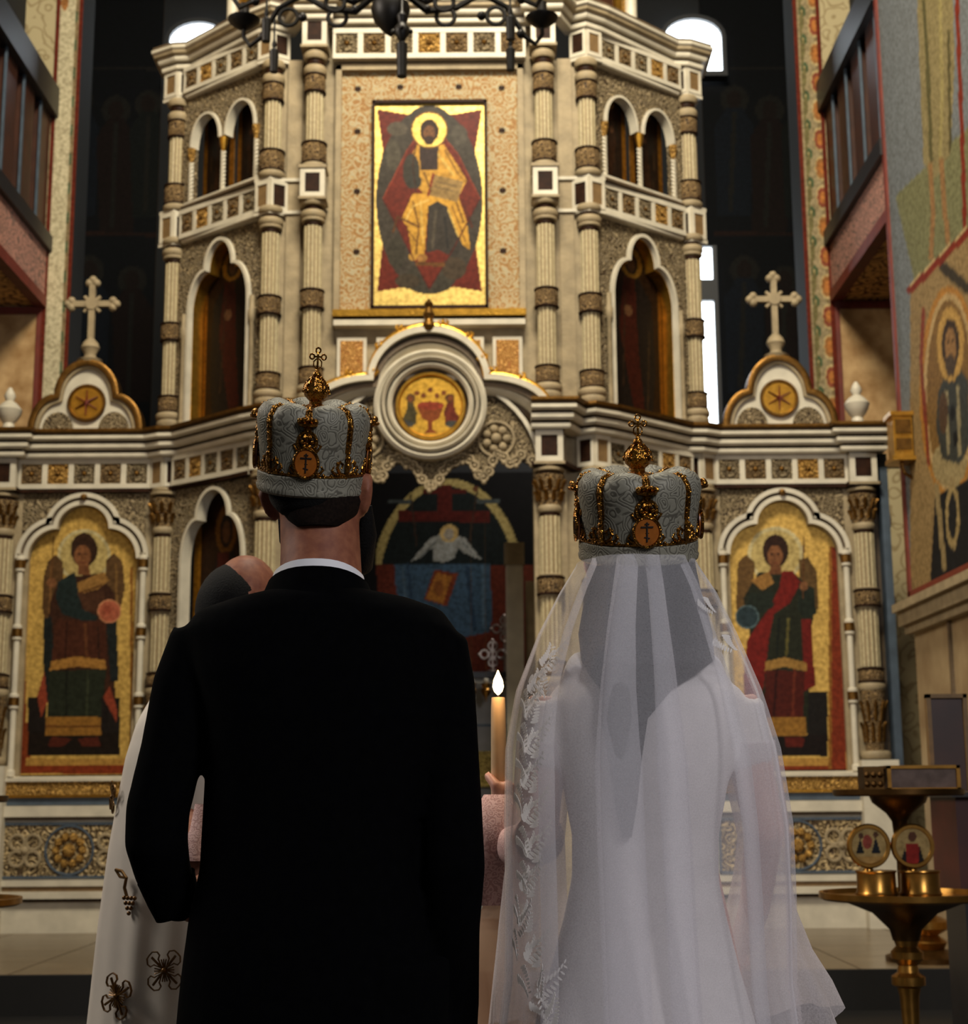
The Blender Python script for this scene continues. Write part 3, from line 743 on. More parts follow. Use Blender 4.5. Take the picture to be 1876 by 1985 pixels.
for s_ in (-1, 1):
    fw, L = WING[s_]; nm = 'left' if s_ < 0 else 'right'
    cu = L*0.5
    # tier one: trefoil arch
    z0, zt = zq(838), zm0
    b0, b1 = cu-0.33, cu+0.33
    # levels read on the wing's middle plane
    ym = YI+(YO-YI)*0.5
    zw = lambda py: P(838, py, ym).z
    cur = trefoil(b0, b1, zw(590), zw(515), zw(463), 0.15)
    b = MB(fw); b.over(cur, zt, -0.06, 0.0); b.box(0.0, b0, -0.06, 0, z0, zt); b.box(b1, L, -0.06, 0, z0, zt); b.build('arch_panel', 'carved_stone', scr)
    b = MB(fw); b.arch_sweep([(b0, z0)]+cur+[(b1, z0)], [(-0.008, 0.03), (0.018, 0.03), (0.022, 0.0), (-0.008, -0.07)]); b.build('archivolt', 'marble', scr, True)
    b = MB(fw); b.arch_sweep([(b0+0.012, z0)]+[(x, z-0.012) for x, z in cur]+[(b1-0.012, z0)], [(-0.008, -0.02), (0.004, -0.02), (0.004, -0.125), (-0.008, -0.125)]); b.build('reveal', 'gold', scr)
    for u in (b0-0.05, b1+0.05):
        b = MB(fw); b.lathe([(0.03, z0), (0.03, z0+0.06), (0.02, z0+0.07), (0.02, zw(640)), (0.03, zw(636)), (0.03, zw(618)), (0.02, zw(614)), (0.02, zw(590))], (u, 0.02, 0), 10)
        b.build('colonnette', 'stone', scr, True)
    wing_icon(s_, 'saint_icon', b0-0.02, b1+0.02, z0-0.02, zt-0.05, dark_saint((30, 22, 16), (60, 22, 12), flip=s_ > 0),
              'tall dark icon of a standing saint in the trefoil arch, %s wing middle tier' % nm, 0.8)
    # tier two: paired arches on twisted colonnettes
    z0, zt = zm1, zu0
    cuts = [(cu-0.36, cu-0.035), (cu+0.035, cu+0.36)]
    b = MB(fw)
    for a, c in cuts: b.over(round_arch(a, c, zw(262), zw(206)), zt, -0.06, 0.0)
    b.box(0, cuts[0][0], -0.06, 0, z0, zt); b.box(cuts[1][1], L, -0.06, 0, z0, zt); b.box(cuts[0][1], cuts[1][0], -0.06, 0, zw(262), zt)
    b.build('arch_panel', 'carved_stone', scr)
    for a, c in cuts:
        b = MB(fw); b.arch_sweep(round_arch(a, c, zw(262), zw(206)), [(-0.006, 0.025), (0.013, 0.025), (0.016, 0.0), (-0.006, -0.06)]); b.build('archivolt', 'marble', scr, True)
    for u in (cuts[0][0]-0.01, cu, cuts[1][1]+0.01):
        b = MB(fw); zb_, zt_ = z0+0.07, zw(290); n = 60
        for q in (0, math.pi):
            b.tube([(u+0.011*math.cos(q+k*0.55), 0.0+0.011*math.sin(q+k*0.55), zb_+(zt_-zb_)*k/n) for k in range(n+1)], 0.012, 6)
        b.build('twisted_colonnette', 'marble', scr, True)
        b = MB(fw); b.lathe([(0.016, zt_), (0.03, zt_+0.06), (0.036, zw(264))], (u, 0, 0), 10); b.build('capital', 'gold' if u == cu else 'carved_gold', scr, True)
        b = MB(fw); b.lathe([(0.034, z0), (0.034, z0+0.04), (0.018, z0+0.07)], (u, 0, 0), 10); b.build('colonnette_base', 'stone', scr, True)
    for j, (a, c) in enumerate(cuts):
        far = (j == 1)
        wing_icon(s_, 'small_saint_icon', a-0.01, c+0.01, z0, zt-0.06, dark_saint((34, 22, 12), (52, 30, 14), (170, 112, 36), flip=bool(j)),
                  'small dark icon in the %s upper arch of the %s wing' % ('outer' if far else 'inner', nm), 0.8)
    b = MB(fw); b.box(0.1, L-0.1, -0.1, 0.02, zm1, zm1+0.05); b.build('sill', 'stone_dark', scr)
    # lower tier: trefoil arch beside the doors
    z0, zt = ZS+1.06, zl0_
    zf_ = lambda py: P(838, py, ym).z
    cur = trefoil(b0, b1, zf_(1085), zf_(1000), zf_(945), 0.17)
    b = MB(fw); b.over(cur, zt, -0.06, 0.0); b.box(0.0, b0, -0.06, 0, z0, zt); b.box(b1, L, -0.06, 0, z0, zt); b.build('arch_panel', 'carved_stone', scr)
    b = MB(fw); b.arch_sweep([(b0, z0)]+cur+[(b1, z0)], [(-0.008, 0.03), (0.018, 0.03), (0.022, 0.0), (-0.008, -0.07)]); b.build('archivolt', 'marble', scr, True)
    wing_icon(s_, 'saint_icon', b0-0.02, b1+0.02, z0, zt-0.05, dark_saint((34, 22, 18), (70, 26, 18), (190, 130, 40), flip=s_ > 0, halo=(110, 72, 28)),
              'dark icon of a veiled saint on gold in the lower arch of the %s wing' % nm, 1.0)
    b = MB(fw); b.box(0.0, L, -0.06, 0.03, ZS, z0); b.build('wing_plinth', 'marble', scr)
    # backing between the middle column and the fold
    b = MB(); x0, x1 = sorted((AX+s_*0.80, AX+s_*1.24)); b.box(x0, x1, YI+0.02, YI+0.12, ZS, zu0); b.build('strip_wall', 'stone', scr)
    for dx in (0.0,):
        b = MB(); xm = AX+s_*1.04; b.box(xm-0.055, xm+0.055, YI-0.01, YI+0.03, zq(838), zu0); b.build('pilaster_strip', 'stone', scr)
    for zz in (zm0-0.02, zm1+0.0):
        b = MB(); b.box(x0, x1, YI-0.03, YI+0.03, zz, zz+0.025); b.build('string_course', 'marble', scr)
    # side return of the upper part
    b = MB(); xa, xb = sorted((AX+s_*(XO-0.03), AX+s_*(XO+0.06))); b.box(xa, xb, YO+0.02, YO+0.4, zq(838), zu0); b.build('return_wall', 'stone', scr)
    # third tier, only its foot shows
    z3 = zo(98)
    b = MB(); b.sweep([(AX+s_*x, y) for x, y in ((0.0, YC+0.12), (0.95, YC+0.12), (1.62, 11.62), (1.62, 12.1))][::s_], [(0, z3), (0, z3+1.1), (-0.08, z3+1.1), (-0.08, z3)]); b.build('third_tier_wall', 'carved_gold', scr)
    for x, y in ((0.95, YC+0.1), (1.62, 11.6)):
        b = MB(); b.lathe([(0.07, z3), (0.07, z3+0.1), (0.05, z3+0.12), (0.05, z3+1.0)], (AX+s_*x, y, 0), 14); b.build('third_tier_column', 'marble', scr, True)
    f3 = frame((AX+s_*0.95, YC+0.1), (s_*0.67, 0.5))
    b = MB(f3); b.box(0.2, 0.62, 0.0, 0.03, z3+0.1, z3+1.05); b.build('third_tier_icon', 'dark_wood', scr)
    b = MB(f3); b.arch_sweep([(0.18, z3)]+round_arch(0.18, 0.64, z3+0.8, z3+1.04)+[(0.64, z3)], [(0, 0.0), (0.05, 0.0), (0.05, 0.05), (0, 0.05)]); b.build('third_tier_arch', 'gold', scr)
# ---- middle bay
b = MB(); b.box(AX-0.86, AX+0.86, YC+0.12, YC+0.22, zc(790), zc(40)); b.build('middle_wall', 'stone', scr)
def cbox(name, px0, px1, py0, py1, y0, y1, m, par=scr):
    """panel of the middle bay given by its edges"""
    hx = lambda px: AX+(px-832)/272.4
    b = MB(); b.box(hx(px0), hx(px1), y0, y1, zc(py1), zc(py0)); return b.build(name, m, par)
cbox('mosaic_field', 648, 1016, 128, 598, YC+0.10, YC+0.12, 'mosaic_ochre')
def hx(px): return AX+(px-832)/272.4
b = MB()
for x in (640, 648): pass
b.box(hx(636), hx(648), YC+0.05, YC+0.12, zc(598), zc(118)); b.box(hx(1016), hx(1028), YC+0.05, YC+0.12, zc(598), zc(118)); b.box(hx(636), hx(1028), YC+0.05, YC+0.12, zc(128), zc(116))
b.build('field_frame', 'stone', scr)
# stars set in the mosaic border
star = MB(); 
for k in range(4):
    a = math.pi*k/4; star.box(-0.024, 0.024, -0.006, 0.0, -0.008, 0.008) if k == 0 else star.tube([(-0.024*math.cos(a), -0.003, -0.024*math.sin(a)), (0.024*math.cos(a), -0.003, 0.024*math.sin(a))], 0.006, 4)
star_me = star.mesh('star', 'inlay_brown')
for px, pys in ((681, (160, 243, 360, 478)), (983, (160, 243, 360, 478)), (893, (157,)), (770, (157,))):
    for py in pys: obj('star', star_me, scr, T(hx(px), YC+0.1, zc(py)))
cbox('gold_shelf', 636, 1028, 600, 613, YC-0.02, YC+0.12, 'gold')
cbox('shelf_shadow_gap', 640, 1024, 613, 618, YC+0.03, YC+0.12, 'inlay_brown')
cbox('shelf_moulding', 638, 1026, 618, 629, YC+0.0, YC+0.12, 'marble')
for x0, x1 in ((644, 704), (724, 760), (905, 942), (960, 1020)):
    o = cbox('panel', x0, x1, 648, 742, YC+0.07, YC+0.12, 'marble')
    cbox('carving', x0+7, x1-7, 655, 738, YC+0.06, YC+0.08, 'carved_ochre', o)
# ---- great icon of the enthroned figure
ic = tag(thing('enthroned_icon', (AX, YC+0.08, zc(592)), 'large gold icon of a robed figure enthroned in a red star, above the doorway', 'icon'))
gold = (240, 206, 118)
ops = [('r', 0, 0, 3000, 3000, gold, 0.8),
       ('p', [(731, 212), (790, 222), (832, 214), (878, 222), (934, 212), (921, 290), (930, 380), (921, 470), (934, 565), (880, 556), (832, 566), (788, 556), (731, 565), (742, 470), (733, 380), (742, 290)], (108, 38, 24)),
       ('e', 832, 388, 103, 180, (70, 62, 52)), ('e', 832, 240, 44, 36, (70, 62, 52)), ('e', 832, 540, 50, 30, (66, 60, 48)),
       ('p', [(832, 235), (888, 300), (930, 385), (880, 480), (832, 560), (790, 480), (742, 385), (790, 290)], (112, 40, 24)),
       ('e', 770, 250, 20, 14, (90, 80, 66)), ('e', 890, 262, 16, 20, (84, 76, 64)), ('e', 762, 300, 14, 30, (86, 78, 64)), ('e', 768, 490, 18, 30, (62, 56, 44)), ('e', 880, 520, 24, 22, (74, 60, 44)), ('e', 790, 545, 24, 14, (70, 58, 42)),
       # garments
       ('p', [(806, 280), (860, 280), (890, 325), (905, 350), (892, 375), (820, 375), (800, 350), (796, 310)], (188, 140, 58), 0.3),
       ('p', [(812, 275), (850, 275), (848, 330), (815, 330)], (62, 46, 40)),
       ('e', 797, 332, 16, 34, (64, 58, 48)), ('e', 803, 352, 14, 14, (58, 54, 46)),
       ('p', [(800, 375), (885, 372), (905, 430), (912, 485), (888, 470), (860, 400), (830, 400), (822, 500), (800, 502), (790, 440), (778, 425)], (196, 146, 58), 0.35),
       ('p', [(830, 400), (848, 390), (866, 400), (880, 440), (900, 480), (880, 500), (850, 484), (826, 490)], (62, 54, 46)),
       ('l', [(845, 410), (838, 480)], 6, (86, 76, 62)), ('l', [(862, 420), (868, 480)], 5, (44, 40, 36)),
       ('l', [(800, 390), (812, 440), (806, 495)], 4, (130, 88, 34)), ('l', [(880, 380), (898, 430)], 4, (130, 88, 34)), ('l', [(815, 390), (820, 470)], 3, (224, 184, 96)), ('l', [(850, 300), (880, 340)], 4, (226, 188, 96)),
       ('p', [(840, 338), (898, 352), (886, 392), (830, 378)], (160, 128, 76)), ('l', [(840, 338), (830, 378)], 5, (136, 54, 30)), ('l', [(846, 352), (884, 361)], 2, (104, 84, 56)), ('l', [(843, 362), (880, 371)], 2, (104, 84, 56)),
       ('e', 818, 500, 10, 8, (170, 120, 60)), ('e', 800, 498, 8, 8, (200, 150, 64)),
       ('l', [(806, 282), (800, 320), (806, 372)], 2.5, (70, 40, 20)), ('l', [(822, 335), (836, 372)], 3, (110, 74, 30)), ('l', [(862, 290), (886, 335), (902, 352)], 2.5, (120, 80, 32)), ('l', [(786, 428), (800, 400), (830, 388)], 3, (226, 186, 100)), ('l', [(790, 445), (808, 470)], 3, (120, 80, 30)), ('l', [(868, 405), (890, 462)], 3, (224, 184, 96)), ('l', [(876, 400), (902, 468)], 2.5, (120, 78, 30)),
       ('l', [(742, 385), (790, 480), (832, 560)], 2.5, (86, 28, 16)), ('l', [(930, 385), (880, 480), (832, 560)], 2.5, (86, 28, 16)), ('l', [(742, 385), (790, 290), (806, 268)], 2.5, (150, 62, 38)), ('l', [(930, 385), (888, 300), (862, 268)], 2.5, (150, 62, 38)), ('r', 806, 508, 862, 516, (110, 70, 30)), ('l', [(812, 440), (770, 420), (762, 450)], 4, (100, 60, 26)), ('l', [(900, 400), (915, 440)], 4, (90, 40, 22)),
       # head
       ('e', 832, 252, 36, 36, (228, 196, 104), 0.5), ('ring', 832, 252, 36, 36, 0.08, (120, 80, 34)),
       ('e', 832, 254, 18, 23, (56, 34, 20)), ('e', 832, 258, 11, 15, (126, 82, 48)), ('e', 832, 272, 10, 9, (60, 38, 24)), ('e', 828, 254, 2.5, 1.6, (36, 22, 14)), ('e', 837, 254, 2.5, 1.6, (36, 22, 14)), ('l', [(832, 255), (832, 263)], 2, (92, 58, 34))]
x0, x1, z0, z1 = hx(718), hx(946), zc(587), zc(193)
painted('painting', (x0, YC+0.075, z0), (x1-x0, 0, 0), (0, 0, z1-z0), 114, 197, ops, ic, 0.03, gain=0.85)
b = MB()
for a, c, e, f in ((712, 718, 188, 592), (946, 952, 188, 592)): b.box(hx(a), hx(c), YC+0.05, YC+0.12, zc(f), zc(e))
for e, f in ((187, 193), (587, 593)): b.box(hx(712), hx(952), YC+0.05, YC+0.12, zc(f), zc(e))
b.build('frame', 'inlay_brown', ic)

# ---- pediment over the doorway: trefoil mouldings
PC = trefoil(hx(600), hx(1064), zc(806), zc(744), zc(652), 110/272.4, 12)
zb = zc(806)
b = MB(); b.arch_sweep(PC, [(0.0, YC-0.12), (0.045, YC-0.12), (0.05, YC+0.1), (0, YC+0.1)]); b.build('pediment_moulding', 'marble', scr, True, 50)
PC2 = trefoil(hx(606), hx(1058), zc(812), zc(752), zc(664), 104/272.4, 12)
b = MB(); b.arch_sweep(PC2, [(-0.012, YC-0.08), (0.022, YC-0.08), (0.022, YC+0.1), (-0.012, YC+0.1)]); b.build('pediment_gap', 'stone_dark', scr, True, 50)
PC3 = trefoil(hx(614), hx(1050), zc(820), zc(760), zc(676), 99/272.4, 12)
b = MB(); b.arch_sweep(PC3, [(-0.03, YC-0.06), (0.012, YC-0.1), (0.012, YC+0.1), (-0.03, YC+0.1)]); b.build('pediment_moulding', 'marble', scr, True, 50)
PG = trefoil(hx(596), hx(1068), zc(796), zc(734), zc(640), 114/272.4, 12)
b = MB(); b.tube([(x, YC-0.09, z) for x, z in PG], 0.028, 8, sq=1.2); b.build('gilt_cresting', 'gold', scr, True)
leaf = MB()
for d in (-1, 1): leaf.tube([(0, 0, 0), (d*0.03, -0.02, 0.02), (d*0.05, -0.02, 0.055), (d*0.03, -0.03, 0.075)], [0.022, 0.022, 0.016, 0.008], 6)
leaf.sphere((0, -0.02, 0.05), 0.025, 8, 1.5)
lm = leaf.mesh('gilt_leaf', 'gold', True)
for i in (4, 9, 12, 16, 20, 26, 30, 34, 37, 41):
    x, z = PG[min(i, len(PG)-1)]; obj('gilt_leaf', lm, scr, T(x, YC-0.09, z+0.0)@Matrix.Rotation(-(x-AX)*0.9, 4, 'Y')@Matrix.Scale(0.75, 4))
b = MB(); b.lathe([(0.03, 0), (0.05, 0.04), (0.03, 0.09), (0.045, 0.13), (0.02, 0.18), (0.035, 0.21), (0.005, 0.25)], (AX, YC-0.1, zc(650)), 12); b.build('gilt_finial', 'gold_dark', scr, True)
# tympanum
TY = trefoil(hx(618), hx(1046), zc(826), zc(764), zc(684), 97/272.4, 12)
b = MB(); b.plate([(x, z) for x, z in TY], YC+0.02, YC+0.06); b.build('tympanum', 'stone_dark', scr)
# medallion
mc = (hx(835), zc(790))
b = MB()
for r0, r1, d in ((112, 100, 0.13), (97, 90, 0.15), (86, 76, 0.12)):
    b.lathe([(lw(r1), 0), (lw(r1), d), (lw((r0+r1)/2), d+0.02), (lw(r0), d), (lw(r0), 0)], (0, 0, 0), 48, 'y')
me = b.mesh('medallion_ring', 'marble', True); obj('medallion_ring', me, scr, T(mc[0], YC+0.02, mc[1])@Matrix.Rotation(math.pi, 4, 'Z'))
b = MB(); b.lathe([(0.001, 0), (lw(112), 0), (lw(112), 0.06), (0.001, 0.06)], (mc[0], YC-0.03, mc[1]), 40, 'y'); b.build('medallion_back', 'stone_dark', scr)
g2 = (212, 164, 64)
ops = [('r', 0, 0, 3000, 3000, g2, 0.8), ('p', [(790, 768), (800, 778), (808, 800), (806, 822), (785, 826), (780, 812), (788, 795)], (74, 66, 40)), ('p', [(878, 768), (868, 778), (860, 800), (864, 822), (888, 826), (892, 812), (882, 795)], (110, 48, 32)),
       ('e', 796, 772, 9, 9, (96, 66, 38)), ('e', 872, 772, 9, 9, (96, 60, 34)), ('p', [(808, 788), (860, 788), (850, 812), (838, 818), (838, 832), (850, 840), (820, 840), (830, 832), (830, 818), (818, 812)], (132, 68, 34)), ('e', 834, 786, 26, 8, (146, 62, 40)),
       ('e', 786, 822, 16, 7, (70, 70, 66)), ('e', 878, 822, 16, 7, (70, 70, 66))]+[('e', 834+(k-3)*13, 764-abs(3-k)*-3-8*(k % 2), 5, 5, (120, 66, 34)) for k in range(7)]
n = 56
med = tag(painted('medallion_icon', (mc[0]-lw(64), YC-0.05, mc[1]-lw(64)), (lw(128), 0, 0), (0, 0, lw(128)), n, n, ops, None, 0.02), 'round gold medallion icon with a chalice between two figures, over the doorway', 'icon')
# trim board to a disc
bm = bmesh.new(); bm.from_mesh(med.data)
bmesh.ops.delete(bm, geom=[v for v in bm.verts if math.hypot(v.co.x-mc[0], v.co.z-mc[1]) > lw(64.5)], context='VERTS')
bm.to_mesh(med.data); bm.free()
md = med.modifiers.new('s', 'SOLIDIFY'); md.thickness = 0.02
b = MB(); b.ring((mc[0], YC-0.055, mc[1]), lw(66), 0.018, 40); b.build('rim', 'gold', med, True)

# carved lace valance hanging in the doorway
vz = lambda py: zc(py)
half = [(1036, 905), (1014, 894), (1004, 905), (992, 910), (980, 898), (968, 893), (958, 905), (950, 926), (940, 936), (930, 932), (922, 914), (912, 902), (898, 898), (884, 906), (870, 912), (860, 924), (852, 940), (838, 952)]
low = [(hx(x), vz(y)) for x, y in half]+[(2*AX-hx(x)+2*(hx(835)-AX), vz(y)) for x, y in half[::-1]]
low = sorted(low)
arc = round_arch(hx(626), hx(1044), vz(905), vz(742), 24)
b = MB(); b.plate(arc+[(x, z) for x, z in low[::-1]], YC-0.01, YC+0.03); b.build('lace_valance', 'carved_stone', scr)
b = MB()
for i, (x, z) in enumerate(low):
    b.ring((x, YC-0.03, z+0.035), 0.03, 0.011, 12); b.sphere((x, YC-0.03, z+0.035), 0.014, 6)
    if i % 2: b.sphere((x, YC-0.03, z-0.005), 0.02, 6)
tag(b.build('lace_scrolls', 'stone', scr, True), kind='stuff')
for s_ in (-1, 1):
    b = MB(); c0 = hx(835)+s_*lw(130); cz = vz(853)
    for k in range(7):
        a = 2*math.pi*k/7; b.sphere((c0+0.075*math.cos(a), YC-0.02, cz+0.075*math.sin(a)), 0.034, 8)
    b.sphere((c0, YC-0.04, cz), 0.04, 10); b.ring((c0, YC-0.02, cz), 0.13, 0.012, 24); b.build('rosette', 'stone', scr, True)
    b = MB(); b.arch_sweep(round_arch(hx(835)-s_*0-lw(210) if s_ < 0 else hx(835)-lw(210), hx(835)+lw(210), vz(905), vz(735), 24), [(0, YC-0.05), (0.03, YC-0.05), (0.03, YC+0.04), (0, YC+0.04)])
    if s_ > 0: b.build('door_arch', 'marble', scr, True)
# door jambs below
for s_ in (-1, 1):
    x0, x1 = sorted((AX+s_*0.76, AX+s_*1.0)); b = MB(); b.box(x0, x1, YC+0.04, YC+0.3, ZS, zl1_); b.build('door_jamb', 'stone', scr)

# ---- flat side bays with the archangel icons
def zf(py): return P(838, py, 11.84).z
for s_ in (-1, 1):
    nm = 'left' if s_ < 0 else 'right'
    ff = frame((AX+s_*XO, YO+0.03), (s_, 0)); L = XE-XO
    cu = L/2; hwid = 0.42
    b0, b1 = cu-hwid, cu+hwid
    z0, zt = zf(1500), zl0_
    cur = trefoil(b0, b1, zf(1080), zf(1022), zf(976), 0.2, 12)
    b = MB(ff); b.over(cur, zt, -0.05, 0.0); b.box(0, b0, -0.05, 0, z0, zt); b.box(b1, L, -0.05, 0, z0, zt); b.build('arch_panel', 'stone', scr)
    b = MB(ff); oc = trefoil(b0-0.06, b1+0.06, zf(1075), zf(1000), zf(953), 0.25, 12)
    b.over(oc, zt-0.02, -0.01, 0.008); b.build('spandrel_carving', 'carved_stone', scr)
    for o1, y, m, nm2 in ((0.0, 0.045, 'marble', 'archivolt'), (0.045, 0.03, 'stone_dark', 'archivolt_gap'), (0.06, 0.05, 'marble', 'archivolt')):
        b = MB(ff); b.arch_sweep(cur, [(o1, y), (o1+(0.035 if m == 'marble' else 0.02), y), (o1+(0.035 if m == 'marble' else 0.02), -0.03), (o1, -0.06)]); b.build(nm2, m, scr, True, 50)
    b = MB(ff); b.lathe([(0.001, 0), (0.03, 0.0), (0.02, 0.03), (0.001, 0.035)], (cu, 0.05, zf(962)), 8, 'y'); b.build('keystone_boss', 'gold_dark', scr)
    for u in (b0-0.055, b1+0.055):
        prof = [(0.036, z0), (0.036, z0+0.04), (0.024, z0+0.05)]
        for q in (1355, 1222, 1090):
            prof += [(0.024, zf(q+16)), (0.038, zf(q+13)), (0.038, zf(q-13)), (0.024, zf(q-16))]
        prof += [(0.024, zf(1076)), (0.034, zf(1070))]
        b = MB(ff); b.lathe(prof, (u, 0.03, 0), 12); cl = b.build('colonnette', 'marble', scr, True)
        for q in (1355, 1222, 1090):
            b = MB(ff); b.lathe([(0.041, zf(q+8)), (0.041, zf(q-8))], (u, 0.03, 0), 12); b.build('band', 'gold_dark', cl, True)
    # plinth courses under the bay
    b = MB(ff); b.box(-0.0, L+0.2, -0.05, 0.04, ZS, z0); b.build('plinth', 'marble', scr)
    for y0, y1, d, m, n2 in ((1536, 1510, 0.08, 'carved_gold', 'carved_moulding'), (1510, 1503, 0.1, 'marble', 'ledge'), (1541, 1536, 0.07, 'gold', 'gilt_fillet'), (1556, 1541, 0.05, 'blue_grey', 'blue_band'), (1578, 1557, 0.09, 'marble', 'slab_course'), (1584, 1578, 0.06, 'stone_dark', 'shadow_fillet'),
                             (1712, 1700, 0.08, 'marble', 'slab_course'), (1722, 1712, 0.065, 'inlay_flute', 'gilt_fillet'), (1736, 1722, 0.09, 'marble', 'slab_course'), (1742, 1736, 0.07, 'inlay_brown', 'shadow_fillet')):
        b = MB(ff); b.box(0.0, L+0.18, 0, d, zf(y0), zf(y1)); b.build(n2, m, scr)
    b = MB(ff); b.box(0.06, L-0.02, 0.03, 0.05, zf(1692), zf(1594)); cp = b.build('carved_panel', 'carved_plinth', scr)
    b = MB(ff); b.ring((cu, 0.053, zf(1643)), 0.178, 0.010, 36); b.build('ring', 'blue_grey', cp, True)
    b = MB(ff)
    for j in range(10):
        a = 2*math.pi*j/10; b.sphere((cu+0.1*math.cos(a), 0.055, zf(1643)+0.1*math.sin(a)), 0.032, 6)
    b.sphere((cu, 0.06, zf(1643)), 0.05, 10); b.build('boss', 'carved_gold', cp, True)
    for d in (-1, 1):
        b = MB(ff); c0 = cu+d*0.33
        for q in range(4):
            a = math.pi/4+q*math.pi/2; b.ring((c0+0.085*math.cos(a), 0.055, zf(1643)+0.085*math.sin(a)), 0.055, 0.014, 14)
        b.sphere((c0, 0.055, zf(1643)), 0.035, 8); b.build('scroll', 'stone', cp, True)
    b = MB(ff); b.box(0.04, 0.06, 0.03, 0.06, zf(1696), zf(1590)); b.box(L-0.02, L, 0.03, 0.06, zf(1696), zf(1590)); b.box(0.04, L, 0.03, 0.06, zf(1697), zf(1692)); b.box(0.04, L, 0.03, 0.06, zf(1594), zf(1589)); b.build('frame', 'blue_grey', cp)
    # end pier pedestal
    xx = AX+s_*XE
    b = MB(); b.box(xx-0.14, xx+0.14, YO-0.12, YO+0.15, ZS, zq(1480)); b.build('pedestal', 'marble', scr)
    b = MB(); xa, xb = sorted((xx+s_*0.14, xx+s_*0.2)); b.box(xa, xb, YO-0.02, YO+0.35, ZS, zl1_); b.build('return_wall', 'blue_grey', scr)
    b = MB(); xa, xb = sorted((AX+s_*(XO+0.0), AX+s_*(XE+0.14))); b.box(xa, xb, YO+0.11, YO+0.17, ZS, zl1_); b.build('bay_back', 'stone_dark', scr)
gl = (206, 164, 76)
angL = [('r', 0, 0, 3000, 3000, (224, 182, 96), 0.6), ('r', -50, 1400, 60, 1500, (130, 60, 28)), ('r', 20, 1470, 280, 1484, (188, 142, 70), 0.4), ('r', 20, 1484, 280, 1500, (126, 52, 26)),
        ('r', 20, 1000, 50, 1500, (120, 52, 26)), ('r', 252, 1100, 258, 1490, (150, 100, 44), 0.5),
        ('e', 163, 1078, 52, 52, (206, 190, 140), 0.2), ('e', 163, 1078, 46, 46, (196, 172, 108), 0.3),
        ('p', [(92, 1090), (108, 1075), (122, 1090), (124, 1140), (112, 1200), (92, 1235), (82, 1180), (84, 1120)], (88, 62, 36)),
        ('p', [(206, 1085), (222, 1072), (238, 1090), (242, 1140), (232, 1190), (214, 1225), (204, 1160)], (92, 66, 38)),
        ('l', [(100, 1100), (96, 1210)], 4, (122, 86, 48)), ('l', [(225, 1095), (226, 1190)], 4, (126, 92, 50)),
        ('p', [(136, 1118), (190, 1112), (222, 1150), (226, 1200), (222, 1320), (228, 1400), (96, 1400), (100, 1320), (92, 1240), (96, 1170), (112, 1130)], (58, 34, 22)),
        ('p', [(112, 1128), (145, 1108), (152, 1150), (160, 1180), (190, 1195), (185, 1215), (150, 1200), (120, 1190), (108, 1160)], (32, 42, 40)),
        ('p', [(150, 1130), (200, 1108), (212, 1125), (190, 1142), (152, 1152)], (154, 112, 58), 0.1), ('l', [(152, 1150), (196, 1135)], 4, (96, 62, 30)),
        ('p', [(150, 1150), (200, 1145), (208, 1185), (165, 1185)], (74, 46, 30)),
        ('p', [(84, 1200), (100, 1195), (106, 1300), (96, 1380), (84, 1330)], (30, 34, 32)), ('p', [(206, 1210), (226, 1205), (230, 1320), (214, 1320)], (32, 36, 34)),
        ('p', [(108, 1200), (204, 1205), (206, 1285), (100, 1285)], (72, 38, 24)), ('l', [(130, 1205), (126, 1280)], 5, (52, 26, 16)), ('l', [(165, 1210), (168, 1280)], 5, (96, 56, 32)), ('l', [(190, 1215), (192, 1280)], 4, (50, 28, 18)),
        ('p', [(98, 1282), (150, 1272), (204, 1280), (206, 1298), (150, 1292), (96, 1300)], (164, 116, 54), 0.1),
        ('p', [(96, 1300), (206, 1298), (196, 1392), (92, 1392)], (38, 42, 30)), ('l', [(130, 1300), (128, 1390)], 4, (28, 30, 22)), ('l', [(170, 1300), (168, 1390)], 4, (54, 58, 40)),
        ('r', 54, 1352, 90, 1464, (32, 26, 22)), ('r', 196, 1352, 232, 1464, (32, 26, 22)), ('p', [(72, 1350), (86, 1300), (92, 1360), (80, 1392)], (140, 62, 40)), ('p', [(200, 1352), (212, 1330), (226, 1370), (226, 1400)], (140, 62, 40)),
        ('r', 54, 1420, 232, 1464, (30, 22, 16)), ('r', 88, 1390, 196, 1426, (150, 104, 44), 0.15), ('l', [(90, 1408), (194, 1408)], 5, (106, 66, 28)), ('p', [(100, 1428), (140, 1432), (120, 1448), (92, 1446)], (80, 34, 22)), ('p', [(150, 1432), (190, 1428), (196, 1446), (160, 1448)], (80, 34, 22)),
        ('e', 212, 1185, 23, 23, (170, 92, 66)), ('ring', 212, 1185, 23, 23, 0.12, (196, 130, 92)), ('e', 208, 1182, 8, 9, (150, 74, 52)),
        ('e', 163, 1066, 26, 33, (54, 34, 22)), ('e', 160, 1078, 16, 22, (128, 82, 50)), ('p', [(152, 1095), (172, 1095), (176, 1115), (150, 1115)], (112, 70, 42)), ('e', 154, 1074, 3, 1.8, (38, 22, 14)), ('e', 167, 1074, 3, 1.8, (38, 22, 14)), ('l', [(161, 1074), (160, 1085)], 2.4, (92, 56, 34)), ('l', [(156, 1091), (165, 1091)], 2, (100, 46, 32)),
        ('l', [(104, 1040), (100, 1130)], 3, (96, 60, 30)), ('e', 100, 1130, 9, 10, (128, 84, 52))]
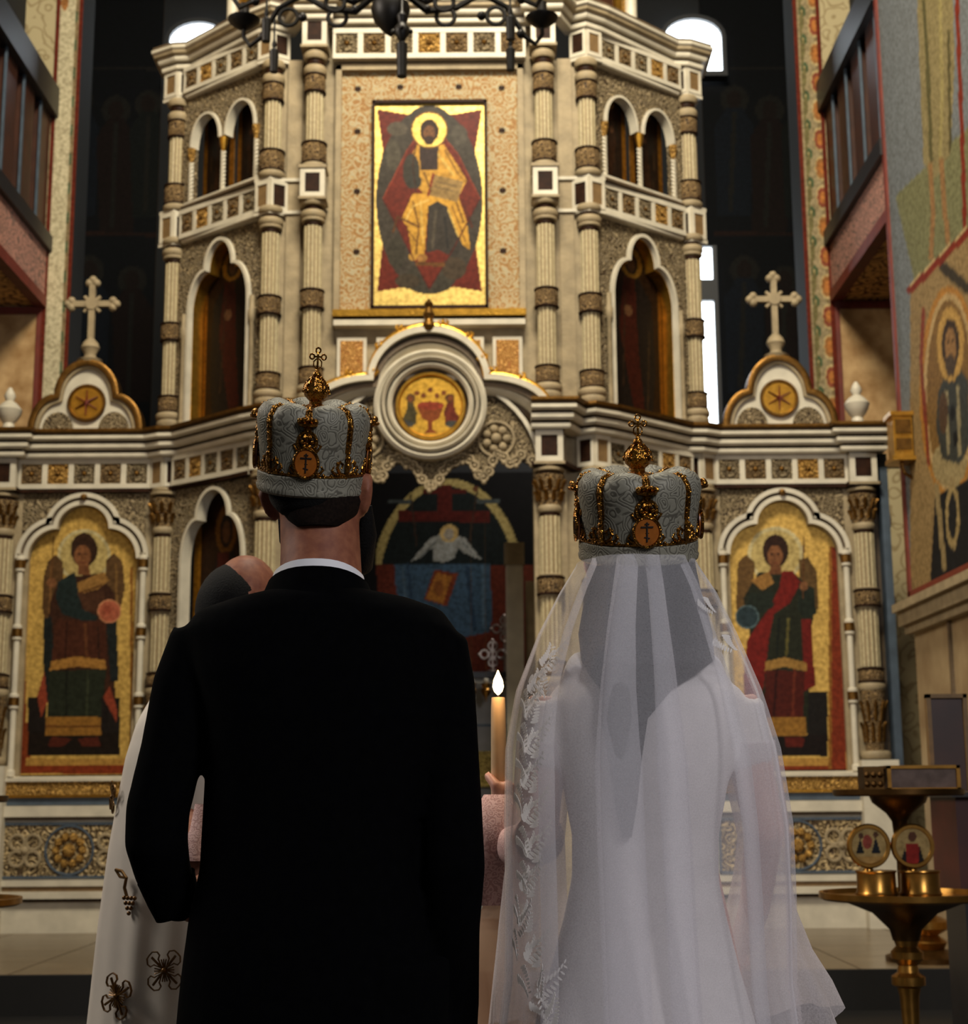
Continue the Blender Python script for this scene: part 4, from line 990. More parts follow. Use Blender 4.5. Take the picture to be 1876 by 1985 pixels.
angR = [('r', 0, 0, 3000, 3000, (224, 182, 96), 0.6), ('r', 1390, 1470, 1640, 1484, (188, 142, 70), 0.4), ('r', 1390, 1484, 1640, 1500, (126, 52, 26)), ('r', 1606, 1060, 1612, 1490, (150, 100, 44), 0.5), ('r', 1612, 1060, 1640, 1500, (126, 50, 26)),
        ('e', 1503, 1075, 54, 54, (206, 190, 140), 0.2), ('e', 1503, 1075, 47, 47, (196, 172, 108), 0.3),
        ('p', [(1430, 1090), (1445, 1075), (1462, 1090), (1462, 1150), (1445, 1200), (1426, 1180)], (104, 76, 40)), ('p', [(1548, 1085), (1566, 1080), (1584, 1110), (1586, 1180), (1566, 1190), (1550, 1140)], (96, 72, 40)),
        ('p', [(1470, 1110), (1536, 1108), (1570, 1140), (1576, 1200), (1560, 1280), (1580, 1420), (1450, 1440), (1462, 1300), (1448, 1190), (1440, 1160)], (38, 40, 26)),
        ('p', [(1456, 1125), (1490, 1108), (1500, 1130), (1478, 1145)], (156, 112, 56), 0.1),
        ('p', [(1516, 1108), (1536, 1106), (1552, 1130), (1530, 1170), (1500, 1190), (1490, 1240), (1480, 1330), (1450, 1420), (1440, 1320), (1448, 1240), (1490, 1180), (1510, 1140)], (116, 30, 22)),
        ('p', [(1552, 1200), (1572, 1200), (1580, 1330), (1560, 1340)], (108, 30, 22)),
        ('p', [(1548, 1130), (1578, 1140), (1582, 1190), (1560, 1200), (1545, 1180)], (34, 40, 30)), ('p', [(1452, 1150), (1496, 1146), (1500, 1176), (1462, 1196), (1444, 1190)], (34, 40, 30)),
        ('l', [(1528, 1200), (1524, 1270)], 5, (96, 88, 44)), ('l', [(1510, 1200), (1506, 1270)], 5, (24, 28, 20)),
        ('p', [(1484, 1282), (1520, 1274), (1562, 1284), (1564, 1302), (1520, 1292), (1482, 1302)], (160, 120, 60), 0.1),
        ('p', [(1484, 1300), (1560, 1300), (1556, 1392), (1480, 1392)], (78, 28, 18)), ('l', [(1505, 1300), (1500, 1390)], 5, (50, 18, 12)), ('l', [(1540, 1300), (1536, 1390)], 5, (104, 44, 26)),
        ('r', 1566, 1340, 1604, 1466, (30, 26, 22)), ('r', 1430, 1390, 1470, 1466, (40, 24, 18)), ('r', 1430, 1424, 1604, 1466, (28, 20, 16)), ('r', 1474, 1390, 1562, 1426, (150, 106, 44), 0.15), ('p', [(1520, 1428), (1560, 1430), (1556, 1448), (1524, 1448)], (90, 30, 20)),
        ('e', 1503, 1068, 25, 32, (50, 30, 20)), ('e', 1502, 1078, 15, 21, (130, 84, 52)), ('p', [(1494, 1094), (1512, 1094), (1516, 1114), (1490, 1114)], (112, 70, 42)), ('e', 1496, 1074, 3, 1.8, (38, 22, 14)), ('e', 1508, 1074, 3, 1.8, (38, 22, 14)), ('l', [(1502, 1074), (1502, 1085)], 2.4, (92, 56, 34)), ('l', [(1497, 1091), (1507, 1091)], 2, (100, 46, 32)),
        ('e', 1448, 1196, 23, 23, (44, 58, 62)), ('ring', 1448, 1196, 23, 23, 0.12, (86, 106, 110)), ('l', [(1558, 1040), (1556, 1160)], 3, (96, 60, 30)), ('e', 1558, 1136, 8, 9, (130, 86, 54))]
for s_, ops, lb in ((-1, angL, 'arched gold icon of a winged angel in brown holding a red disc, left bay'), (1, angR, 'arched gold icon of a winged angel in a red cloak, right bay')):
    L = XE-XO; cx = AX+s_*(XO+L/2); z0, z1 = zf(1497), zf(972)
    w = 0.86
    o = painted('archangel_icon', (cx-w/2, YO+0.075, z0), (w, 0, 0), (0, 0, z1-z0), 100, 250, ops, None, 0.02, gain=0.95)
    tag(o, lb, 'icon')
# ---- gables with crosses on the side bays, urn finials at the ends
def cross_mesh(b, x, y, z, s, t=0.02):
    """flared cross with rounded ends, foot at z"""
    c = z+0.62*s
    b.box(x-0.05*s, x+0.05*s, y-t, y+t, z, z+s); b.box(x-0.36*s, x+0.36*s, y-t, y+t, c-0.05*s, c+0.05*s)
    for dx, dz in ((-0.36, 0), (0.36, 0), (0, 0.38)):
        px, pz = x+dx*s, c+dz*s
        for k in range(3):
            a = math.atan2(dz, dx)+(k-1)*math.pi/2
            b.sphere((px+0.06*s*math.cos(a), y, pz+0.06*s*math.sin(a)), 0.075*s, 8)
    for a in (1, 3, 5, 7):
        q = a*math.pi/4; b.tube([(x, y, c), (x+0.2*s*math.cos(q), y, c+0.2*s*math.sin(q))], [0.06*s, 0.03*s], 6)
    b.lathe([(0.11*s, -t*1.4), (0.11*s, t*1.4)], (x, y, c), 12, 'y')
for s_ in (-1, 1):
    nm = 'left' if s_ < 0 else 'right'
    cx = AX+s_*(XO+(XE-XO)/2+0.01); z0 = zf(838); yy = YO+0.0
    g = thing('gable', (cx, yy, z0), 'trefoil stone gable topped by a pale cross, above the %s bay' % nm, 'gable')
    w2 = 0.43
    cur = trefoil(cx-w2, cx+w2, z0+0.02, zf(768), zf(702), 0.235, 10)
    b = MB(); b.plate(cur+[(cx+w2, z0), (cx-w2, z0)], yy, yy+0.1); b.build('body', 'marble', g)
    b = MB(); b.arch_sweep(cur, [(-0.03, yy-0.05), (0.0, yy-0.06), (0.02, yy-0.05), (0.02, yy+0.1), (-0.03, yy+0.1)]); b.build('gilt_moulding', 'gold_dark', g, True, 50)
    b = MB(); b.arch_sweep([(x*0.93+cx*0.07, z-0.02) for x, z in cur], [(-0.03, yy-0.03), (0.0, yy-0.03), (0.0, yy+0.02), (-0.03, yy+0.02)]); b.build('inner_moulding', 'stone', g, True, 50)
    mz = zf(780)
    b = MB(); b.lathe([(0.001, 0), (0.135, 0), (0.135, -0.02), (0.001, -0.02)], (cx, yy, mz), 30, 'y'); md_ = b.build('medallion', 'gold', g)
    b = MB(); b.ring((cx, yy-0.02, mz), 0.14, 0.014, 28); b.build('rim', 'gold_dark', md_, True)
    b = MB()
    for k in range(6):
        a = k*math.pi/3+0.5; b.tube([(cx, yy-0.022, mz), (cx+0.1*math.cos(a), yy-0.024, mz+0.1*math.sin(a))], [0.03, 0.012], 5, sq=0.3)
    b.build('star', 'red_paint', md_)
    for d in (-1, 1):
        b = MB(); b.plate([(cx+d*0.22+x, z) for x, z in round_arch(-0.12, 0.12, z0+0.03, z0+0.17, 12)], yy-0.02, yy); b.build('carved_lunette', 'carved_stone', g)
    b = MB(); b.box(cx-0.5, cx+0.5, yy-0.06, yy+0.12, z0-0.005, z0+0.025); b.build('gilt_base', 'gold_dark', g)
    b = MB(); zt = zf(704); b.lathe([(0.06, 0), (0.09, 0.05), (0.1, 0.07), (0.05, 0.09), (0.045, 0.12), (0.075, 0.17), (0.06, 0.21), (0.025, 0.25), (0.02, 0.27)], (cx, yy+0.03, zt-0.03), 14); b.build('finial', 'stone', g, True)
    b = MB(); cross_mesh(b, cx, yy+0.03, zt+0.22, 0.46, 0.022); b.build('cross', 'stone', g, True)
    u = tag(MB(), None) if False else None
    xx = AX+s_*(XE-0.0); b = MB(); b.lathe([(0.09, 0), (0.09, 0.03), (0.05, 0.05), (0.04, 0.09), (0.06, 0.11), (0.09, 0.16), (0.1, 0.2), (0.06, 0.25), (0.03, 0.27), (0.045, 0.31), (0.035, 0.34), (0.012, 0.38)], (xx, YO+0.02, z0), 16)
    tag(b.build('urn_finial', 'marble', None, True), 'small turned white urn finial on the %s end of the lower cornice' % nm, 'finial')

# ---- sanctuary seen through the doorway
YP = 13.6
def hp(px, py): return P(px, py, YP)
a, c = hp(700, 1320), hp(1040, 915)
ops = [('r', 0, 0, 3000, 3000, (12, 10, 9)), ('e', 868, 1150, 150, 222, (176, 156, 96)), ('e', 868, 1158, 135, 215, (24, 30, 28)),
       ('r', 700, 1095, 1040, 1400, (96, 40, 24)), ('r', 700, 1000, 730, 1400, (12, 10, 9)),
       ('r', 848, 940, 876, 1010, (84, 28, 20)), ('r', 820, 948, 905, 958, (84, 28, 20)), ('r', 772, 990, 950, 1012, (84, 28, 20)),
       ('r', 752, 968, 796, 976, (70, 76, 74)), ('r', 925, 968, 968, 976, (70, 76, 74)), ('l', [(796, 960), (808, 1060)], 3, (58, 42, 30)), ('l', [(925, 950), (908, 1060)], 3, (58, 42, 30)), ('e', 922, 948, 6, 6, (96, 58, 34)),
       ('p', [(764, 1094), (950, 1094), (954, 1200), (948, 1225), (900, 1235), (860, 1222), (790, 1190), (768, 1150)], (62, 84, 102)),
       ('l', [(790, 1095), (800, 1180)], 6, (46, 64, 82)), ('l', [(905, 1100), (920, 1220)], 8, (44, 62, 80)), ('l', [(935, 1100), (938, 1215)], 6, (84, 106, 122)), ('l', [(780, 1100), (786, 1160)], 4, (84, 104, 118)),
       ('p', [(794, 1090), (835, 1042), (852, 1036), (885, 1036), (902, 1044), (934, 1086), (900, 1072), (888, 1062), (880, 1082), (860, 1090), (840, 1088), (838, 1062), (815, 1080)], (160, 160, 152)),
       ('l', [(845, 1050), (815, 1080)], 3, (120, 122, 118)), ('l', [(895, 1050), (918, 1076)], 3, (120, 122, 118)),
       ('e', 870, 1034, 18, 17, (204, 172, 108)), ('e', 870, 1036, 10, 11, (168, 158, 140)),
       ('p', [(842, 1104), (888, 1112), (866, 1176), (822, 1162)], (120, 54, 28)), ('p', [(846, 1110), (876, 1118), (858, 1170), (826, 1160)], (172, 112, 46), 0.3), ('e', 850, 1140, 10, 16, (140, 82, 36))]
pnt = tag(painted('throne_painting', (a.x, YP, a.z), (c.x-a.x, 0, 0), (0, 0, c.z-a.z), 120, 140, ops, None, 0.05, 'fresco_paint'), 'dark round-topped painting of a white dove, red cross and blue cloth behind the doorway', 'painting')
b = MB(); b.box(a.x-0.1, c.x+0.1, YP+0.07, YP+0.17, 0, c.z+0.3); wi = tag(b.build('wall_sanctuary', 'apse_dark'), 'dark wall carrying the dove painting', 'wall', kind='structure')
# pale post of the opened door
p0, p1 = P(983, 1420, 12.4), P(1013, 1052, 12.4)
po = thing('door_post', ((p0.x+p1.x)/2, 12.4, ZS), 'tall pale stone post standing inside the doorway right of the dove', 'post')
b = MB(); b.box(p0.x, p1.x, 12.4, 12.5, ZS, p1.z-0.18); b.build('shaft', 'marble', po)
b = MB(); b.box(p0.x-0.012, p1.x+0.012, 12.38, 12.52, p1.z-0.18, p1.z); b.build('head', 'stone', po)
b = MB(); b.box(p1.x+0.02, p1.x+0.09, 12.45, 12.55, ZS, P(1000, 1125, 12.4).z); b.build('back_strip', 'stone', po)
# altar table
mat('altar_cloth', (150, 146, 140), 0.8, noise=0.2, scale=8)
t0, t1 = P(690, 1460, 12.9), P(985, 1302, 12.9)
al = thing('altar_table', ((t0.x+t1.x)/2, 13.2, ZS), 'altar table under a pale grey cloth seen between groom and candle', 'table')
b = MB(); b.box(t0.x, t1.x, 12.92, 13.5, ZS, t1.z-0.05); b.build('cloth_front', 'altar_cloth', al)
b = MB(); b.box(t0.x-0.03, t1.x+0.03, 12.88, 13.53, t1.z-0.05, t1.z); b.build('table_top', 'dark_beam', al)
for q, m in ((1312, 'altar_cloth'), (1322, 'marble'), (1405, 'blue_grey')):
    b = MB(); zz = P(940, q, 12.9).z; b.box(t0.x, t1.x, 12.905, 12.92, zz-0.012, zz+0.006); b.build('fold', m, al)
b = MB(); b.box(P(905, 1500, 12.85).x, P(985, 1500, 12.85).x, 12.84, 12.9, P(940, 1525, 12.85).z, P(940, 1456, 12.85).z)
carved('gold_brocade', (190, 162, 84), (104, 84, 36), 40, 0.5, 0.3, depth=0.006)
b.build('gold_hem', 'gold_brocade', al)
mat('silver', (176, 160, 148), 0.3, 0.8, noise=0.3, scale=40)
for px, py, h, lb in ((955, 1296, 0.28, 'openwork silver hand cross standing on the altar beside the groom'), (978, 1246, 0.26, 'smaller silver cross rising beside the pale door post')):
    ya = 13.0 if px < 960 else 13.32
    q = P(px, py, ya); t = thing('altar_cross', (q.x, ya, t1.z), lb, 'cross')
    b = MB(); b.lathe([(0.05, 0), (0.05, 0.015), (0.012, 0.03), (0.01, max(0.06, q.z-t1.z))], (q.x, ya, t1.z+0.002), 10); b.build('stem', 'silver', t, True)
    b = MB(); c0 = q.z+0.12
    for k in range(4):
        an = k*math.pi/2; b.ring((q.x+0.07*math.cos(an), ya, c0+0.07*math.sin(an)), 0.035, 0.01, 14)
        b.sphere((q.x+0.115*math.cos(an), ya, c0+0.115*math.sin(an)), 0.016, 6)
    b.ring((q.x, ya, c0), 0.03, 0.01, 12); b.box(q.x-0.008, q.x+0.008, ya-0.01, ya+0.01, max(q.z-0.06, t1.z+0.004), c0+0.1); b.build('head', 'silver', t, True)
for px, lb in ((942, 'small hanging brass lamp left of the flame'), (914, 'small hanging brass lamp at the edge of the groom\'s sleeve')):
    q = P(px, 1338, 12.6); t = thing('oil_lamp', (q.x, 12.6, q.z), lb, 'lamp')
    b = MB(); b.lathe([(0.004, -0.09), (0.01, -0.06), (0.035, -0.03), (0.045, 0.0), (0.03, 0.02), (0.04, 0.05), (0.04, 0.055)], (q.x, 12.6, q.z), 12); b.build('bowl', 'brass', t, True)
    b = MB(); b.sphere((q.x, 12.6, q.z+0.075), 0.024, 8); b.build('glass', 'marble', t, True)
    b = MB(); b.tube([(q.x, 12.6, q.z+0.06), (q.x, 12.6, 10.5)], 0.0015, 4); b.build('chain', 'brass_dark', t)
# ================================================================== PEOPLE
mat('suit', (5, 5, 6), 1.0, noise=0.3, scale=60, spec=0.03)
mat('shirt', (214, 212, 214), 0.7)
mat('skin', (132, 82, 58), 0.6, noise=0.12, scale=60, rgb2=(112, 64, 46), spec=0.25)
mat('skin_pale', (206, 158, 140), 0.5, rgb2=(190, 136, 120), scale=40)
mat('hair_dark', (9, 7, 6), 0.85, noise=0.4, scale=120, bump=0.2, bscale=260, spec=0.15)
mat('hair_fade', (26, 18, 14), 0.95, noise=0.5, scale=200, spec=0.08)
mat('shoe', (8, 8, 8), 0.3)
mat('dress', (206, 198, 196), 0.85, noise=0.06, scale=40, bump=0.15, bscale=300)
mat('robe', (214, 204, 192), 0.62, noise=0.08, scale=14)
sheer('lace_thread', (246, 242, 238), 0.75)
mat('embroidery', (120, 84, 36), 0.4, 0.6, noise=0.4, scale=90)
sheer('veil', (244, 240, 244), 0.31, noise=0.14)
sheer('sheer_sleeve', (224, 216, 218), 0.55, noise=0.2)
sheer('peach_cloth', (220, 186, 160), 0.6)
carved('lace_cloth', (206, 172, 170), (176, 140, 138), 90, 0.9, depth=0.001, strength=0.15)
carved('brocade', (126, 122, 108), (84, 80, 70), 40, 0.55, 0.15, depth=0.0012, thr=(0.08, 0.4), strength=0.3, turns=34.0)
mat('crown_gold', (170, 118, 48), 0.22, 1.0, noise=0.55, scale=90, bump=0.5, bscale=160)
mat('enamel_orange', (150, 84, 26), 0.3, noise=0.35, scale=60)
mat('enamel_line', (24, 14, 8), 0.5)
mat('wax', (206, 176, 136), 0.5, noise=0.1, scale=30)
glow('flame', (255, 214, 150), 14.0)

def ell(b, c, rx, ry, rz, seg=20, n=12):
    b.add([(c[0]+rx*math.sin(math.pi*(i+0.02)/(n+0.04))*math.cos(2*math.pi*k/seg), c[1]+ry*math.sin(math.pi*(i+0.02)/(n+0.04))*math.sin(2*math.pi*k/seg), c[2]+rz*math.cos(math.pi*(i+0.02)/(n+0.04))) for i in range(n+1) for k in range(seg)],
          [(i*seg+k, i*seg+(k+1) % seg, (i+1)*seg+(k+1) % seg, (i+1)*seg+k) for i in range(n) for k in range(seg)]+[tuple(range(seg)), tuple(range(n*seg, (n+1)*seg))[::-1]])
def head(b, c, yaw, s=1.0):
    """skull, jaw, brow, nose, lips and ears; looks along +Y turned by yaw (to the right)"""
    ca, sa = math.cos(yaw), math.sin(yaw)
    def L(x, y, z): return (c[0]+s*(x*ca+y*sa), c[1]+s*(-x*sa+y*ca), c[2]+s*z)
    ell(b, L(0, -0.005, 0.03), 0.078*s, 0.094*s, 0.10*s)
    ell(b, L(0, 0.035, -0.045), 0.058*s, 0.058*s, 0.068*s)
    ell(b, L(0, 0.062, -0.085), 0.03*s, 0.028*s, 0.024*s, 12, 8)
    b.tube([L(0, 0.088, 0.02), L(0, 0.105, -0.012), L(0, 0.112, -0.028), L(0, 0.096, -0.036)], [0.009*s, 0.012*s, 0.015*s, 0.012*s], 8)
    b.tube([L(-0.04, 0.078, 0.027), L(0, 0.09, 0.03), L(0.04, 0.078, 0.027)], [0.01*s, 0.011*s, 0.01*s], 8)
    for d in (-1, 1):
        ell(b, L(d*0.031, 0.078, 0.006), 0.013*s, 0.011*s, 0.01*s, 10, 6)
        b.tube([L(d*0.076, -0.004, 0.025), L(d*0.088, -0.016, 0.03), L(d*0.092, -0.022, 0.008), L(d*0.083, -0.012, -0.022), L(d*0.074, -0.002, -0.03)], [0.01*s, 0.012*s, 0.011*s, 0.009*s, 0.007*s], 8)
        b.tube([L(d*0.076, 0.0, 0.015), L(d*0.084, -0.008, -0.01)], 0.01*s, 6)
    b.tube([L(-0.024, 0.086, -0.058), L(0, 0.098, -0.055), L(0.024, 0.086, -0.058)], [0.006*s, 0.009*s, 0.006*s], 8)
    b.tube([L(-0.02, 0.086, -0.067), L(0, 0.095, -0.068), L(0.02, 0.086, -0.067)], [0.006*s, 0.008*s, 0.006*s], 8)
    return L
def relaxed_hand(b, wrist, dirv, side_, palm_n, s=1.0):
    """palm and five bent fingers; side_ = direction of the thumb, palm_n = where the fingers curl to"""
    d, t, n = Vector(dirv).normalized(), Vector(side_).normalized(), Vector(palm_n).normalized(); w_ = Vector(wrist)
    for k, (o, ln) in enumerate(((0.03, 0.072), (0.010, 0.080), (-0.011, 0.075), (-0.031, 0.058))):
        r0 = w_+t*o*0.7*s; r1 = w_+d*0.088*s+t*o*s
        b.tube([r0, r1], [0.014*s, 0.0125*s], 8)
        a = r1+d*ln*0.5*s+n*0.010*s; c = a+d*ln*0.32*s+n*0.02*s; e = c+d*ln*0.16*s+n*0.022*s
        b.tube([r1, a, c, e], [0.0095*s, 0.0088*s, 0.008*s, 0.006*s], 8)
    m = w_+d*0.025*s+t*0.026*s
    b.tube([w_+d*0.012*s, m, m+d*0.03*s+t*0.026*s+n*0.01*s, m+d*0.055*s+t*0.034*s+n*0.018*s], [0.014*s, 0.014*s, 0.0105*s, 0.0075*s], 8)
def grip_hand(b, wrist, C, rc, a0, s=1.0):
    """hand closed round an upright rod at C (radius rc)"""
    w_ = Vector(wrist); rr = rc+0.009*s
    def on(a, z, r=rr): return Vector((C[0]+r*math.cos(a), C[1]+r*math.sin(a), C[2]+z))
    for k in range(4):
        z = 0.03*s-k*0.02*s; ln = (3.4, 3.8, 3.6, 2.9)[k]
        kn = on(a0, z, rr+0.012*s)
        b.tube([w_, w_.lerp(kn, 0.6), kn], [0.017*s, 0.015*s, 0.011*s], 8)
        b.tube([kn]+[on(a0+ln*q/6, z-0.002*q) for q in range(1, 7)], [0.011*s]+[0.0095*s]*4+[0.0085*s, 0.007*s], 8)
    b.tube([w_.lerp(on(a0, 0.0), 0.5), on(a0-0.6, 0.03*s, rr+0.008*s), on(a0-1.3, 0.045*s), on(a0-2.0, 0.05*s)], [0.015*s, 0.012*s, 0.010*s, 0.0075*s], 8)

# ---------------------------------------------------------------- groom
YG = 2.5
def G(px, py, dy=0.0): return P(px, py, YG+dy)
sc = 1/1185.0
groom = thing('person', (G(625, 1100).x, YG, 0.0), 'groom seen from behind in a black suit wearing a crown', 'person', None)
HC = G(616, 962); HC = Vector((HC.x, YG+0.03, HC.z))
b = MB(); LH = head(b, HC, R(14))
b.tube([(HC.x, HC.y-0.005, HC.z-0.02), G(621, 1060, 0.012), G(622, 1130, -0.01), G(622, 1190, -0.01)], [0.066, 0.066, 0.068, 0.085], 18)
b.loft([(G(622, 1150).x, YG, G(622, y).z, hw, d) for y, hw, d in ((1150, 0.08, 0.06), (1190, 0.16, 0.08), (1300, 0.16, 0.09), (1600, 0.14, 0.085), (1800, 0.14, 0.09), (2050, 0.15, 0.10))])
for d in (-1, 1):
    x = G(622, 1800).x+d*0.085
    b.tube([(x, YG, 0.92), (x, YG, 0.5), (x, YG+0.01, 0.1)], [0.075, 0.052, 0.04], 12)
    b.tube([(x, YG-0.03, 0.04), (x, YG+0.14, 0.035)], [0.04, 0.03], 10)
b.tube([G(400, 1275), G(350, 1420), G(306, 1630, -0.01), G(350, 1735, 0.13)], [0.045, 0.042, 0.036, 0.028], 12)
b.tube([G(845, 1275), G(868, 1420), G(882, 1660), G(880, 2000, 0.08)], [0.045, 0.042, 0.036, 0.026], 12)
relaxed_hand(b, G(356, 1742, 0.145), (0.25, 0.9, -0.1), (0.3, 0.1, 1), (0.9, 0.1, -0.2))
relaxed_hand(b, G(880, 2015, 0.085), (-0.05, 0.15, -1), (-0.4, 0.9, 0), (-1, -0.2, 0))
remesh('body', b, 'skin', 0.006, groom, 3)
# hair: close-cropped cap, faded at the nape
def hair_cap(name, c, yaw, rx, ry, rz, low, m, parent, top=0.02, jitter=0.0):
    b = MB(); seg, n = 48, 16; vs = []
    for i in range(n+1):
        for k in range(seg):
            az = 2*math.pi*k/seg; lo = low(math.degrees(az))
            pol = top+(lo-top)*i/n
            x, y, z = rx*math.sin(pol)*math.sin(az), -ry*math.sin(pol)*math.cos(az), rz*math.cos(pol)
            vs.append((c[0]+x*math.cos(yaw)+y*math.sin(yaw), c[1]-x*math.sin(yaw)+y*math.cos(yaw), c[2]+z))
    b.add(vs, [(i*seg+k, i*seg+(k+1) % seg, (i+1)*seg+(k+1) % seg, (i+1)*seg+k) for i in range(n) for k in range(seg)])
    o = b.build(name, m, parent, True); md = o.modifiers.new('t', 'SOLIDIFY'); md.thickness = 0.006; md.offset = 0
    return o
def low_g(d):
    d = abs((d+180) % 360-180)
    return R(130) if d < 35 else (R(130)-(d-35)/35*R(24) if d < 70 else (R(106)-(d-70)/40*R(46) if d < 110 else R(60)))
hair_cap('hair', (HC.x, HC.y-0.006, HC.z+0.03), R(14), 0.0815, 0.0985, 0.104, low_g, 'hair_dark', groom)
def low_f(d):
    d = abs((d+180) % 360-180)
    return R(146) if d < 30 else (R(146)-(d-30)/30*R(26) if d < 60 else R(112))
b = MB(); b.loft([(HC.x+0.004, YG+cy_, HC.z+z, rx, ry) for z, rx, ry, cy_ in ((-0.058, 0.035, 0.03, -0.030), (-0.045, 0.05, 0.047, -0.016), (-0.03, 0.062, 0.060, 0.0), (-0.012, 0.070, 0.070, 0.008), (-0.002, 0.070, 0.070, 0.012))], 24, 2.2); b.build('nape_hair', 'hair_fade', groom, True)
b = MB(); b.tube([LH(0.074, 0.022, -0.01), LH(0.07, 0.036, -0.055), LH(0.05, 0.066, -0.098), LH(0, 0.09, -0.112), LH(-0.05, 0.066, -0.098), LH(-0.068, 0.036, -0.055), LH(-0.074, 0.022, -0.01)], [0.01, 0.018, 0.024, 0.027, 0.024, 0.018, 0.01], 10); b.build('beard', 'hair_dark', groom, True)
# shirt collar
def ringband(secs, seg=36):
    b = MB(); vs = []
    for x, y, z, rx, ry, tilt in secs:
        for k in range(seg):
            a = 2*math.pi*k/seg; vs.append((x+rx*math.cos(a), y+ry*math.sin(a), z-tilt*math.sin(a)*ry-abs(math.cos(a))**3*0.012))
    n = len(secs)
    b.add(vs, [(i*seg+k, i*seg+(k+1) % seg, (i+1)*seg+(k+1) % seg, (i+1)*seg+k) for i in range(n-1) for k in range(seg)])
    return b
cx = G(618, 1090).x
b = ringband([(cx, YG-0.002, G(618, 1160).z, 0.082, 0.080, 0.1), (cx, YG-0.002, G(618, 1105).z, 0.074, 0.075, 0.1), (cx, YG-0.002, G(618, 1105).z, 0.070, 0.071, 0.1), (cx, YG-0.002, G(618, 1160).z, 0.071, 0.071, 0.1)]); b.build('shirt_collar', 'shirt', groom, True)
# jacket
b = MB(); secs = []
for py, x0, x1, d in ((1142, 548, 694, 0.074), (1150, 515, 726, 0.084), (1164, 452, 796, 0.10), (1186, 385, 858, 0.11), (1222, 358, 884, 0.118), (1300, 372, 878, 0.128), (1400, 392, 858, 0.128), (1500, 400, 832, 0.122), (1600, 394, 808, 0.116), (1680, 390, 800, 0.116), (1780, 368, 815, 0.12), (1900, 352, 850, 0.126), (1985, 344, 872, 0.13), (2130, 336, 880, 0.134)):
    a, c = G(x0, py), G(x1, py); secs.append(((a.x+c.x)/2, YG-(0.0 if py > 1150 else 0.0), a.z/2+c.z/2, (c.x-a.x)/2, d))
b.loft(secs[::-1], 32, 2.4)
b.tube([G(392, 1232), G(358, 1330), G(335, 1450), G(306, 1570), G(303, 1632), G(316, 1690, 0.03), G(345, 1742, 0.08), G(352, 1752, 0.1)], [0.05, 0.052, 0.051, 0.051, 0.050, 0.045, 0.035, 0.034], 16)
b.tube([G(318, 1700, 0.03), G(322, 1745, 0.04), G(326, 1782, 0.05)], [0.03, 0.02, 0.005], 10)
b.tube([G(846, 1240), G(862, 1330), G(868, 1430), G(876, 1550), G(880, 1680), G(876, 1800, 0.03), G(882, 1940, 0.07), G(882, 2030, 0.085)], [0.05, 0.05, 0.049, 0.048, 0.050, 0.045, 0.039, 0.036], 16)
jk = remesh('jacket', b, 'suit', 0.007, groom, 3)
sleeve_end = [(G(322, 1700, 0.03), 0.046, (0.2, 0.25, -1)), (G(336, 1742, 0.05), 0.041, (0.25, 0.25, -1)), (G(345, 1770, 0.06), 0.036, (0.3, 0.25, -1))]
b = ringband([(cx, YG-0.002, G(618, 1185).z, 0.105, 0.096, 0.1), (cx, YG-0.003, G(618, 1121).z, 0.082, 0.082, 0.1), (cx, YG-0.003, G(618, 1121).z, 0.078, 0.078, 0.1), (cx, YG-0.002, G(618, 1185).z, 0.086, 0.08, 0.1)]); b.build('jacket_collar', 'suit', jk, True)
b = MB()
for d in (-1, 1):
    x = G(622, 1800).x+d*0.09
    b.tube([(x, YG, 0.93), (x+d*0.005, YG, 0.5), (x+d*0.008, YG+0.01, 0.07)], [0.115, 0.095, 0.085], 16)
remesh('trousers', b, 'suit', 0.012, groom, 2)
for d in (-1, 1):
    x = G(622, 1800).x+d*0.1; b = MB(); b.loft([(x, YG+0.06, 0.0, 0.052, 0.15), (x, YG+0.06, 0.03, 0.052, 0.15), (x, YG+0.04, 0.07, 0.045, 0.10)]); b.build('shoe', 'shoe', groom, True)

def bell(secs, name, m, parent, folds=9, amp=0.0, seg=54):
    """open tube of cloth, fluted towards its end"""
    b = MB(); vs = []
    for i, (c, r, ax) in enumerate(secs):
        c = Vector(c); ax = Vector(ax).normalized(); e1 = ax.cross(Vector((0, 1, 0.2))).normalized(); e2 = ax.cross(e1)
        q = amp*(i/(len(secs)-1))**1.5
        for k in range(seg):
            a = 2*math.pi*k/seg; rr = r*(1+q*math.sin(folds*a+i*0.3))
            vs.append(tuple(c+e1*rr*math.cos(a)+e2*rr*math.sin(a)))
    n = len(secs); b.add(vs, [(i*seg+k, i*seg+(k+1) % seg, (i+1)*seg+(k+1) % seg, (i+1)*seg+k) for i in range(n-1) for k in range(seg)])
    return b.build(name, m, parent, True, 80)
bell(sleeve_end, 'cuff', 'suit', jk, 3, 0.05)

